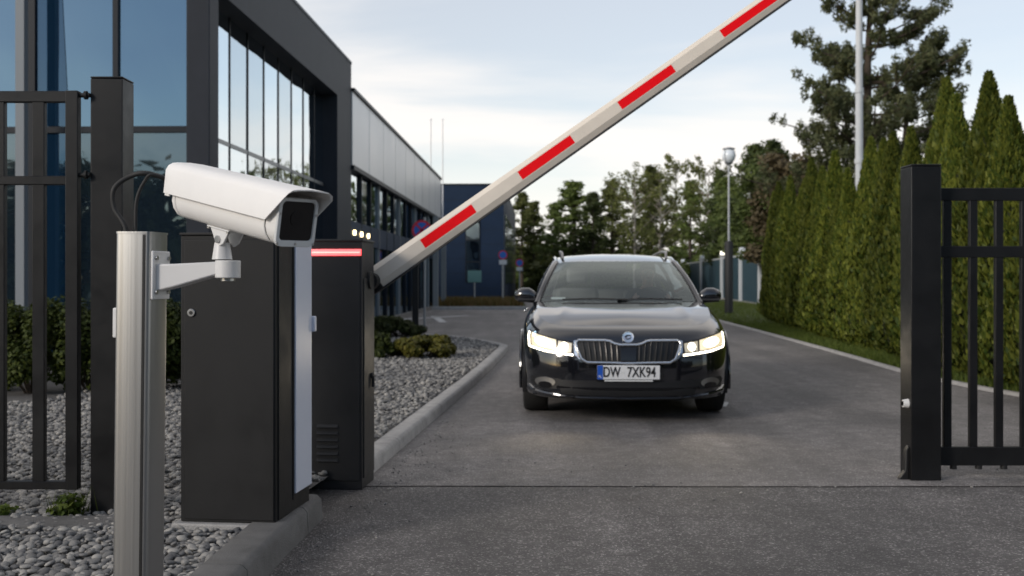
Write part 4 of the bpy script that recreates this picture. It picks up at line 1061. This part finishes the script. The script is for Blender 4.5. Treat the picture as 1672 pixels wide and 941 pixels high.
for i, (x, y, z, r, lab) in enumerate(((-.40, 47.5, 2.22, .20, 'nearer round blue and red sign with white plate by the navy block'), (.42, 60, 2.05, .22, 'farther round blue and red sign left of the car, past the navy block'))):
    t = thing('road_sign', lab, 'sign', (x, y, 0), 0, 'blue and red signs by the navy block')
    MB().cyl((0, 0, 0), (0, 0, z + r), .04, n=12).build('pole', 'pole', t); disc(t, z, r, 'sign_red', 'sign_blue')
    MB().box(-.17, .17, -.05, -.035, z - r - .22, z - r - .02).build('plate', 'sign_white', t)
t = thing('notice_board', 'small pale notice board on a thin pole before the navy block', 'sign', (-1.75, 50.5, 0))
MB().cyl((0, .02, 0), (0, .02, 1.4), .03, n=10).build('pole', 'pole', t); MB().box(-.32, .32, -.02, .0, 1.0, 1.55).build('board', 'sign_teal', t, bevel=.01)

lampx = thing('street_lamp', 'slim street lamp with clear globe head and black lower sleeve right of the car', 'street lamp', (6.96, 34.6, 0))
MB().tube([(0, 0, 0), (0, 0, 2.32), (0, 0, 2.38)], [.135, .135, .10], 20).build('sleeve', 'black', lampx, smooth=40)
MB().tube([(0, 0, 2.38), (0, 0, 4.85)], [.038, .028], 12).build('pole', 'pole', lampx)
gb = MB(); gb.lathe([(.08, -.22), (.18, -.15), (.225, 0), (.19, .15), (.10, .22)], 24, M=Matrix.Translation((0, 0, 5.12))); gb.build('globe', 'globe', lampx, smooth=180)
cp = MB(); cp.lathe([(.0, .28), (.08, .27), (.20, .235), (.205, .215), (.10, .21)], 24, M=Matrix.Translation((0, 0, 5.12))); cp.lathe([(.05, -.30), (.12, -.25), (.14, -.22), (.1, -.21)], 20, M=Matrix.Translation((0, 0, 5.12)))
for k in range(4):
    a_ = R(45 + 90 * k); cp.tube([(.12 * math.cos(a_), .12 * math.sin(a_), 4.87), (.245 * math.cos(a_), .245 * math.sin(a_), 5.12), (.19 * math.cos(a_), .19 * math.sin(a_), 5.34)], .012, 6)
cp.build('lamp_frame', 'alu', lampx, smooth=50)
ms = thing('light_mast', 'tall pale metal mast rising behind the thuja row in front of the big pine', 'mast', (7.15, 22.2, 0))
MB().tube([(0, 0, 0), (0, 0, 4.6), (0, 0, 9.5)], [.085, .075, .055], 16).build('shaft', 'white_post', ms, smooth=60)
for z, r in ((3.55, .095), (5.0, .088)): MB().cyl((0, 0, z), (0, 0, z + .09), r, n=16).build('collar', 'white_post', ms)
MB().box(-.5, .5, -.08, .08, 9.45, 9.6).build('floodlight', 'alu', ms, bevel=.02)

# fence of blue panels with white posts far right
fpts = [(10.2, 40), (10.65, 46), (11.1, 52), (11.55, 59), (12.35, 70), (13.3, 84), (14.2, 100)]
fn = thing('panel_fence', 'blue green panel fence with light top rail far right of the car', 'fence', (10.2, 40, 0))
for i, ((x0, y0), (x1, y1)) in enumerate(zip(fpts, fpts[1:])):
    d = Vector((x1 - x0, y1 - y0, 0)); Ln = d.length; Mx = Matrix.Translation((x0 - 10.2, y0 - 40, 0)) @ Matrix.Rotation(math.atan2(d.y, d.x), 4, 'Z')
    pb = MB(); pb.box(.12, Ln - .12, -.02, .02, .12, 2.25, M=Mx)
    k = .5
    while k < Ln - .3: pb.box(k - .02, k + .02, -.03, .03, .125, 2.245, M=Mx); k += .5
    pb.build('panel', 'fence_panel', fn); MB().box(.12, Ln - .12, -.04, .04, 2.25, 2.32, M=Mx).build('top_rail', 'white_post', fn)
    MB().box(0, Ln, -.10, .10, -.05, .115, M=Mx).build('plinth', 'concrete', fn)
ordn = ['nearest', 'second nearest', 'third nearest', 'fourth nearest', 'fifth nearest', 'sixth nearest', 'farthest']
for i, (x, y) in enumerate(fpts):
    t = thing('fence_post', f'white lamp topped post of the blue panel fence, {ordn[i]} to the viewer', 'post', (x, y, 0), 0, 'white posts of the blue fence')
    MB().box(-.14, .14, -.14, .14, -.05, 2.42).build('shaft', 'white_post', t, bevel=.01); MB().box(-.19, .19, -.19, .19, 2.42, 2.48).build('cap', 'white_post', t, bevel=.01)
    MB().box(-.13, .13, -.13, .13, 2.48, 2.68).build('lamp', 'lamp_on' if i in (3,) else 'globe', t, bevel=.02)

# ------------------------------------------------------------------ vegetation
def leaves(clumps, size, name, m, parent=None, flat=.6, elong=1.5, core=None, droop=0., seed=1):
    """clumps: (centre, rx, rz, n): diamond leaves scattered through ellipsoids, thicker towards their shells"""
    rg = random.Random(seed); v = []; f = []
    for c, rx, rz, n in clumps:
        for _ in range(n):
            th = rg.random() * 6.283; cz = rg.uniform(-1, 1); sr = (1 - cz * cz) ** .5; k = rg.random() ** .45
            o = Vector((math.cos(th) * sr * rx, math.sin(th) * sr * rx, cz * rz)) * k; p = c + o
            nrm = (Vector((o.x / rx, o.y / rx, o.z / rz + flat)) + Vector((rg.gauss(0, .5), rg.gauss(0, .5), rg.gauss(0, .5)))).normalized()
            t = nrm.orthogonal().normalized(); t = Matrix.Rotation(rg.random() * 6.283, 3, nrm) @ t; b_ = nrm.cross(t)
            s = size * rg.uniform(.6, 1.35); q = len(v)
            v += [p - t * s * elong, p + b_ * s - nrm * s * .2, p + t * s * elong - nrm * s * droop, p - b_ * s - nrm * s * .2]; f.append((q, q + 1, q + 2, q + 3))
    b = MB(); b.v, b.f = [tuple(x) for x in v], f; b.m = [0] * len(f)
    return b.build(name, m, parent, smooth=None, fix=False)
def twig_tube(mb, p0, p1, r0, r1, bend, rg, n=4, k=5):
    pts = []; d = p1 - p0
    for i in range(n + 1):
        t = i / n; pts.append(p0 + d * t + Vector((rg.gauss(0, .03), rg.gauss(0, .03), 0)) * d.length + Vector((0, 0, bend * math.sin(math.pi * t) * -.2 * d.length)))
    mb.tube(pts, [r0 + (r1 - r0) * i / n for i in range(n + 1)], k, 0, False)
    return pts

# thuja row: three growth forms shared by the row
def thuja_proto(seed):
    rg = random.Random(seed); t = thing('thuja', 'x', 'tree')
    MB().tube([(0, 0, -.05), (0, 0, .6)], [.06, .045], 8).build('trunk', 'bark', t)
    H, Rm = 3.15, .435; v = []; f = []
    def rad(u): return Rm * min(1, (u / .10 + .35)) * (1 - u ** 1.9) ** .8 * (1 - .12 * u) + .01
    lob = [(rg.random() * 6.28, rg.uniform(.05, .9), rg.uniform(.5, 1.0)) for _ in range(34)]
    for _ in range(12500):
        u = rg.random() ** .85; th = rg.random() * 6.283
        bump = 0
        for la, lu, lw in lob:
            da = (th - la + math.pi) % (2 * math.pi) - math.pi; bump += lw * math.exp(-(da / .30) ** 2 - ((u - lu) / .13) ** 2)
        r = rad(u) * (.72 + .30 * min(1.2, bump) + rg.gauss(0, .045)); z = u * H
        p = Vector((r * math.cos(th), r * math.sin(th), z))
        out = Vector((math.cos(th), math.sin(th), 0)); tan = Vector((-math.sin(th), math.cos(th), 0))
        up = (Vector((0, 0, 1)) + out * rg.uniform(.05, .7) + tan * rg.gauss(0, .35)).normalized()
        sd_ = (tan * rg.uniform(-1, 1) + out * rg.uniform(-.8, .8)).normalized(); sd_ = (sd_ - up * sd_.dot(up)).normalized()
        s = rg.uniform(.028, .062); w_ = s * rg.uniform(.35, .6); q = len(v)
        v += [p - up * s * .6, p + sd_ * w_, p + up * s * 1.25, p - sd_ * w_]; f.append((q, q + 1, q + 2, q + 3))
    b = MB(); b.v, b.f = [tuple(x) for x in v], f; b.m = [0] * len(f); cr = b.build('crown', 'l_thuja', t, smooth=None, fix=False)
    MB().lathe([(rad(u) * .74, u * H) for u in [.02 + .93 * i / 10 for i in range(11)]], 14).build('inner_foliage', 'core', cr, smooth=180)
    return t
protos = [thuja_proto(s) for s in (11, 12, 13)]
row = smooth_poly([(5.15, 8.2), (5.28, 11), (5.62, 16), (6.10, 21.2), (6.65, 26), (7.2, 29.6)], 8)
rowp = resample([Vector((p_[0], p_[1])) for p_ in row], .81)
words = 'first second third fourth fifth sixth seventh eighth ninth tenth eleventh twelfth thirteenth fourteenth fifteenth sixteenth seventeenth eighteenth nineteenth twentieth twenty-first twenty-second twenty-third twenty-fourth twenty-fifth twenty-sixth twenty-seventh twenty-eighth twenty-ninth thirtieth'.split()
used = [False] * 3
m_ = len(rowp)
for i, p_ in enumerate(rowp):
    k = (i * 7 + i // 3) % 3
    if not used[k]: o = protos[k]; used[k] = True
    else: o = copy_tree(protos[k])
    s = rnd.uniform(.92, 1.10); o.location = (p_[0] + rnd.uniform(-.08, .08) + .05, p_[1] + rnd.uniform(-.1, .1), .05)
    o.scale = (s * rnd.uniform(.95, 1.12), s * rnd.uniform(.95, 1.12), s * rnd.uniform(.90, 1.10)); o.rotation_euler = (R(rnd.uniform(-2, 2)), R(rnd.uniform(-2, 2)), rnd.random() * 6.28)
    o['label'] = f'green columnar thuja, {words[m_ - 1 - i]} of its row counted from the far end'; o['group'] = 'thujas in the row along the drive'

# large spreading pine behind the row
def big_pine():
    rg = random.Random(5); t = thing('pine_tree', 'big dark pine with upswept ragged branches towering behind the mast and thujas', 'tree', (12.3, 37, 0))
    tr = MB(); cl = []
    stems = [(Vector((0, 0, 0)), Vector((.05, 0, 12.2)), .26), (Vector((.5, .2, 2.0)), Vector((2.05, .3, 9.6)), .15), (Vector((-.1, -.1, 2.4)), Vector((-1.2, -.4, 9.0)), .10)]
    for a_, b_, r_ in stems:
        tr.tube([a_, a_.lerp(b_, .4) + Vector((rg.gauss(0, .12), 0, 0)), a_.lerp(b_, .75) + Vector((rg.gauss(0, .1), 0, 0)), b_], [r_, r_ * .75, r_ * .4, .03], 8)
    def branch(p0, ang_, ln, lift):
        d = Vector((math.cos(ang_), math.sin(ang_), 0)); pts = []
        for i in range(6):
            u = i / 5; pts.append(p0 + d * ln * u + Vector((0, 0, ln * (lift * u * u - .10 * u))))
        tr.tube(pts, [.05 * (1 - .8 * i / 5) * (ln / 2.5 + .2) for i in range(6)], 5, 0, False)
        for i in range(1, 6):
            u = i / 5
            if rg.random() < .92:
                for _ in range(1 + (rg.random() < .45)):
                    c = pts[i] + Vector((rg.gauss(0, .14), rg.gauss(0, .14), rg.uniform(.0, .26))); cl.append((c, rg.uniform(.14, .26), rg.uniform(.18, .36), 62))
            if i >= 2 and rg.random() < .75:
                a2 = ang_ + rg.choice((-1, 1)) * rg.uniform(.5, 1.0); l2 = ln * rg.uniform(.22, .4); q = pts[i]; e_ = q + Vector((math.cos(a2) * l2, math.sin(a2) * l2, l2 * rg.uniform(.2, .7)))
                tr.tube([q, q.lerp(e_, .6), e_], [.022, .016, .008], 4, 0, False)
                for u2 in (.6, 1.0): c = q.lerp(e_, u2); cl.append((c + Vector((0, 0, .1)), rg.uniform(.13, .23), rg.uniform(.18, .34), 54))
    z = 3.2
    while z < 12.0:
        for _ in range(3):
            prof = 4.1 * (1 - ((z - 3) / 9.6)) ** .75 * (1 if z > 5 else .75 + .12 * (z - 3)) + .35
            branch(Vector((0, 0, z + rg.uniform(-.2, .2))), rg.random() * 6.283, prof * rg.uniform(.65, 1.05), rg.uniform(.30, .62))
        z += .50
    z = 4.5
    while z < 9.4:
        u = (z - 2) / 7.6; q = Vector((.5 + 1.55 * u, .2, z))
        for _ in range(2): branch(q, rg.uniform(-1.3, 1.3) if rg.random() < .65 else rg.random() * 6.28, (2.3 * (1 - u) + .55) * rg.uniform(.7, 1.1), rg.uniform(.35, .7))
        q = Vector((-.1 - 1.1 * u, -.2, z * .95)); branch(q, math.pi + rg.uniform(-1.2, 1.2), (1.9 * (1 - u) + .5) * rg.uniform(.7, 1.1), rg.uniform(.3, .65))
        z += .55
    tr.build('trunk', 'bark', t, smooth=70)
    leaves(cl, .026, 'crown', 'l_pine', t, flat=.2, elong=3.6, seed=3)
    return t
big_pine()

def tree_proto(name, label, kind, seed):
    rg = random.Random(seed); t = thing(name, label, 'tree'); tr = MB(); cl = []
    if kind == 'spire':          # airy conifer, unit height 8
        H = 8.; tr.tube([(0, 0, 0), (.05, 0, H * .5), (0, 0, H)], [.13, .09, .02], 7)
        z = 1.8
        while z < H:
            rr_ = 1.75 * (1 - (z / H) ** 1.4) ** .9 * (.55 + .45 * min(1, (z - 1) / 2.5)) + .16
            for k in range(5):
                a_ = rg.random() * 6.283; ln = rr_ * rg.uniform(.5, 1.15); e_ = Vector((math.cos(a_) * ln, math.sin(a_) * ln, z + ln * rg.uniform(-.1, .35)))
                tr.tube([(0, 0, z - .1), e_], [.03, .01], 4, 0, False)
                for u in (.45, .75, 1.0):
                    if rg.random() < .85: cl.append((Vector((0, 0, z - .1)).lerp(e_, u) + Vector((0, 0, rg.uniform(-.05, .15))), rg.uniform(.20, .36), rg.uniform(.16, .30), 34))
            z += .36
        m, sz = 'l_dark', .058
    elif kind == 'airy':         # thin birch-like tree with see-through crown
        H = 8.; tr.tube([(0, 0, 0), (.08, 0, H * .45), (-.05, .05, H * .95)], [.10, .07, .015], 7)
        for _ in range(46):
            z = rg.uniform(2.2, 7.8); a_ = rg.random() * 6.283; ln = (1.6 * math.sin(math.pi * min(1, (z - 1.2) / 7.6)) + .2) * rg.uniform(.6, 1.1)
            e_ = Vector((math.cos(a_) * ln, math.sin(a_) * ln, z + ln * rg.uniform(.1, .9))); tr.tube([(0, 0, z - .2), e_], [.028, .008], 4, 0, False)
            for u in (.5, .8, 1.02): cl.append((Vector((0, 0, z - .2)).lerp(e_, u), rg.uniform(.16, .36), rg.uniform(.2, .38), 27))
        m, sz = 'l_olive', .055
    elif kind == 'round':        # bushy broadleaf
        H = 7.; tr.tube([(0, 0, 0), (.1, 0, 2.2), (.0, .1, 5.4)], [.17, .12, .04], 8)
        for _ in range(85):
            th = rg.random() * 6.283; cz = rg.uniform(-.85, 1); sr = (1 - cz * cz) ** .5; k = rg.uniform(.55, 1.0)
            wob = 1 + .28 * noise.noise(Vector((math.cos(th) * sr * 1.6, math.sin(th) * sr * 1.6, cz * 1.6 + seed)))
            c = Vector((math.cos(th) * sr * 2.1 * k * wob, math.sin(th) * sr * 2.1 * k * wob, 4.1 + cz * 2.75 * k * wob))
            if rg.random() < .35: tr.tube([(0, .03, max(1.4, c.z - 1.2)), c], [.035, .01], 4, 0, False)
            cl.append((c, rg.uniform(.35, .62), rg.uniform(.3, .5), 100))
        m, sz = 'l_mid', .066
    else:                        # low thicket bush
        for _ in range(40):
            a_ = rg.random() * 6.283; rr_ = rg.random() ** .5 * 1.25; c = Vector((math.cos(a_) * rr_, math.sin(a_) * rr_, rg.uniform(.25, 1.9) * (1 - .35 * rr_)))
            if rg.random() < .4: tr.tube([(0, 0, 0), c], [.03, .01], 4, 0, False)
            cl.append((c, rg.uniform(.32, .5), rg.uniform(.25, .45), 90))
        m, sz = 'l_mid', .064
    tr.build('trunk', 'bark_pale' if kind == 'airy' else 'bark', t, smooth=70)
    leaves(cl, sz, 'crown', m, t, flat=.4, elong=1.35, seed=seed)
    return t
PT = {'spire': [tree_proto('conifer_tree', 'x', 'spire', s) for s in (21, 22)], 'airy': [tree_proto('birch_tree', 'x', 'airy', s) for s in (31, 32)],
      'round': [tree_proto('broadleaf_tree', 'x', 'round', s) for s in (41, 42)], 'bush': [tree_proto('bush', 'x', 'bush', s) for s in (51, 52)]}
usedp = set()
def plant(kind, i, x, y, h, sx, label, group, leaf=None, z=0, cat='tree'):
    src = PT[kind][i % 2]
    key = (kind, i % 2)
    o = src if key not in usedp else copy_tree(src); first = key not in usedp; usedp.add(key)
    H = {'spire': 8., 'airy': 8.1, 'round': 6.9, 'bush': 2.1}[kind]; s = h / H
    o.location = (x, y, z); o.scale = (s * sx, s * sx, s); o.rotation_euler = (0, 0, rnd.random() * 6.283)
    tag(o, label, cat, group)
    if leaf:
        for ch in [c for c in bpy.data.objects if c.parent == o and c.name.startswith('crown')]:
            if first: ch.material_slots[0].link = 'OBJECT'; ch.material_slots[0].material = K[leaf]
            else: ch.material_slots[0].link = 'OBJECT'; ch.material_slots[0].material = K[leaf]
    return o
# far tree line: (kind, photo x, distance, photo y of the top, width factor, leaf)
FT = [('spire', 852, 88, 318, 1.3, 'l_olive'), ('spire', 872, 76, 332, 1.1, 'l_olive'), ('spire', 905, 72, 335, 1.2, 'l_mid'), ('spire', 938, 66, 300, 1.9, 'l_mid'), ('spire', 968, 64, 318, 1.3, 'l_dark'), ('spire', 1000, 70, 300, 1.5, 'l_olive'),
      ('airy', 1036, 60, 278, 1.0, 'l_olive'), ('spire', 1062, 74, 276, 1.3, 'l_olive'), ('airy', 1078, 66, 282, 1.1, 'l_olive'), ('airy', 1104, 104, 258, 1.0, 'l_olive'), ('spire', 1128, 96, 300, 1.2, 'l_mid'), ('airy', 1156, 76, 266, 1.0, 'l_olive'),
      ('spire', 1190, 70, 292, 1.5, 'l_mid'), ('spire', 1176, 74, 282, 1.0, 'l_dark'), ('round', 1206, 64, 316, 1.1, 'l_dark'), ('spire', 1232, 57, 242, 1.5, 'l_dark'), ('round', 1222, 61, 300, 1.1, 'l_mid'), ('spire', 1262, 55, 236, 1.5, 'l_dark'),
      ('round', 1262, 44, 268, 1.1, 'l_mid'), ('round', 1302, 42, 246, 1.15, 'l_rust'), ('round', 1352, 41, 262, 1.1, 'l_rust'), ('round', 1318, 46, 290, 1.0, 'l_dark'), ('round', 1500, 42, 270, 1.1, 'l_dark'), ('round', 1690, 46, 200, 1.2, 'l_dark')]
look = {'spire': 'dark conifer with pointed top', 'airy': 'slender tree with see-through crown', 'round': 'bushy broad crowned tree'}
shade = {'l_olive': 'olive green', 'l_dark': 'dark green', 'l_mid': 'mid green', 'l_rust': 'brownish'}
FT.sort(key=lambda q: q[1])
for i, (kd, px, D, py, sx, lf) in enumerate(FT):
    plant(kd, i, (px - 836) * D / F, D, 1.18 + (455 - py) * D / F, sx, f'{shade[lf]} {look[kd]}, {words[i]} from the navy block in the tree line', 'trees of the far tree line', lf)
BU = [(850 + 17 * k, rnd.uniform(62, 84) if 4 < k < 14 else 114 - max(0, k - 14) * 5 + rnd.uniform(0, 4), rnd.uniform(384, 408)) for k in range(27)]
for i, (px, D, py) in enumerate(BU):
    x = (px - 836) * D / F
    h = 1.18 + (455 - py) * D / F
    plant('bush', i, x, D, h, 1.25, f'leafy thicket bush, {words[i]} from the navy block under the tree line', 'thicket bushes under the tree line', ['l_mid', 'l_olive', 'l_dark', 'l_mid'][i % 4], cat='bush')
# distant wood closing the gaps at ground level
cl = []
for k in range(260):
    x = rnd.uniform(2, 75); cl.append((Vector((x, rnd.uniform(112, 126), rnd.uniform(.3, 3.9))), rnd.uniform(1.2, 2.2), rnd.uniform(.9, 1.7), 90))
tag(leaves(cl, .20, 'wood', 'l_mid', None, seed=77), kind='stuff')
# unseen wood added behind the viewer to darken reflections in glazing and car
cl = []
for k in range(900):
    x = rnd.uniform(-34, 30); tp = 6.6 + 1.3 * noise.noise(Vector((x * .25, 3, 0))); cl.append((Vector((x, rnd.uniform(-28, -22), tp * rnd.random())), rnd.uniform(1.0, 1.8), rnd.uniform(.8, 1.4), 34))
tag(leaves(cl, .24, 'wood', 'l_dark', None, seed=78), kind='stuff')  # added unseen wood, there only for dark reflections

# shrubs on the gravel and hedge plants behind the left gate leaf
def shrub(name, label, group, x, y, rx, h, lf, n=24, sz=.022, seed=1, z=.07):
    rg = random.Random(seed); t = thing(name, label, 'shrub', (x, y, z), 0, group); cl = []; st_ = MB()
    for _ in range(n):
        a_ = rg.random() * 6.283; q = rg.random() ** .5 * .85; c = Vector((math.cos(a_) * q * rx, math.sin(a_) * q * rx, h * rg.uniform(.25, .85) * (1 - .3 * q * q)))
        cl.append((c, rx * rg.uniform(.22, .36), h * rg.uniform(.16, .26), int((11000 if 'hedge' in name else 5200) / n))); st_.tube([(c.x * .2, c.y * .2, 0), c], [.008, .004], 4, 0, False)
    st_.build('stems', 'bark', t, smooth=70); leaves(cl, sz, 'foliage', lf, t, seed=seed)
    return t
g_ = 'low shrubs on the gravel island'
shrub('shrub', 'yellow green rounded shrub on the gravel, largest and nearest the kerb', g_, -1.25, 14.9, .42, .36, 'l_yellow', seed=3)
shrub('shrub', 'small yellow green shrub touching the left side of the largest one', g_, -1.52, 15.1, .24, .27, 'l_yellow', seed=4)
shrub('shrub', 'green shrub cut off by the barrier cabinet edge', g_, -1.86, 14.9, .22, .40, 'l_hedge', seed=5)
shrub('shrub', 'wide dark green shrub farther back before the hall glazing', g_, -2.1, 20.2, .48, .44, 'l_hedge', seed=6)
shrub('shrub', 'dark green shrub at the foot of the hall facade behind the wide one', g_, -2.65, 21.2, .40, .42, 'l_hedge', seed=7)
shrub('shrub', 'tiny yellow shrub tucked behind the largest yellow green one', g_, -.98, 15.35, .18, .24, 'l_yellow', seed=8)
g_ = 'hedge plants along the office wall'
for i, (x, y, rx, h, lab) in enumerate(((-5.25, 10.5, .46, 1.12, 'tall dark hedge plant at the left edge behind the gate bars'), (-4.62, 10.4, .42, .98, 'dark hedge plant seen between the last two gate bars'), (-4.1, 10.5, .40, 1.05, 'dark hedge plant beside the gate stile, left of the tall post'), (-3.62, 10.6, .40, 1.0, 'hedge plant hidden mostly behind the steel camera post'), (-3.15, 10.7, .40, .85, 'hedge plant between the steel post and the access pillar'), (-2.75, 10.8, .36, .8, 'hedge plant behind the access pillar'), (-5.9, 10.4, .5, 1.1, 'outermost hedge plant at the left frame edge'))):
    shrub('hedge_plant', lab, g_, x, y, rx, h, 'l_hedge', n=30, sz=.016, seed=60 + i)
wp = thing('weed', 'green weed growing from the gravel at the foot of the taller gate post', 'plant', (-2.03, 4.97, .08)); leaves([(Vector((0, 0, .06)), .07, .06, 160), (Vector((-.06, -.03, .03)), .05, .03, 60)], .012, 'foliage', 'l_grass', wp, seed=9)
blades([(rnd.gauss(0, .04), rnd.gauss(0, .03), 0) for _ in range(60)], .12, .004, 'blade_tuft', 'l_grass', wp)
wp = thing('weed', 'small weed in the gravel at the left edge of the frame', 'plant', (-2.35, 4.98, .08)); leaves([(Vector((0, 0, .03)), .07, .03, 100)], .012, 'foliage', 'l_grass', wp, seed=10)
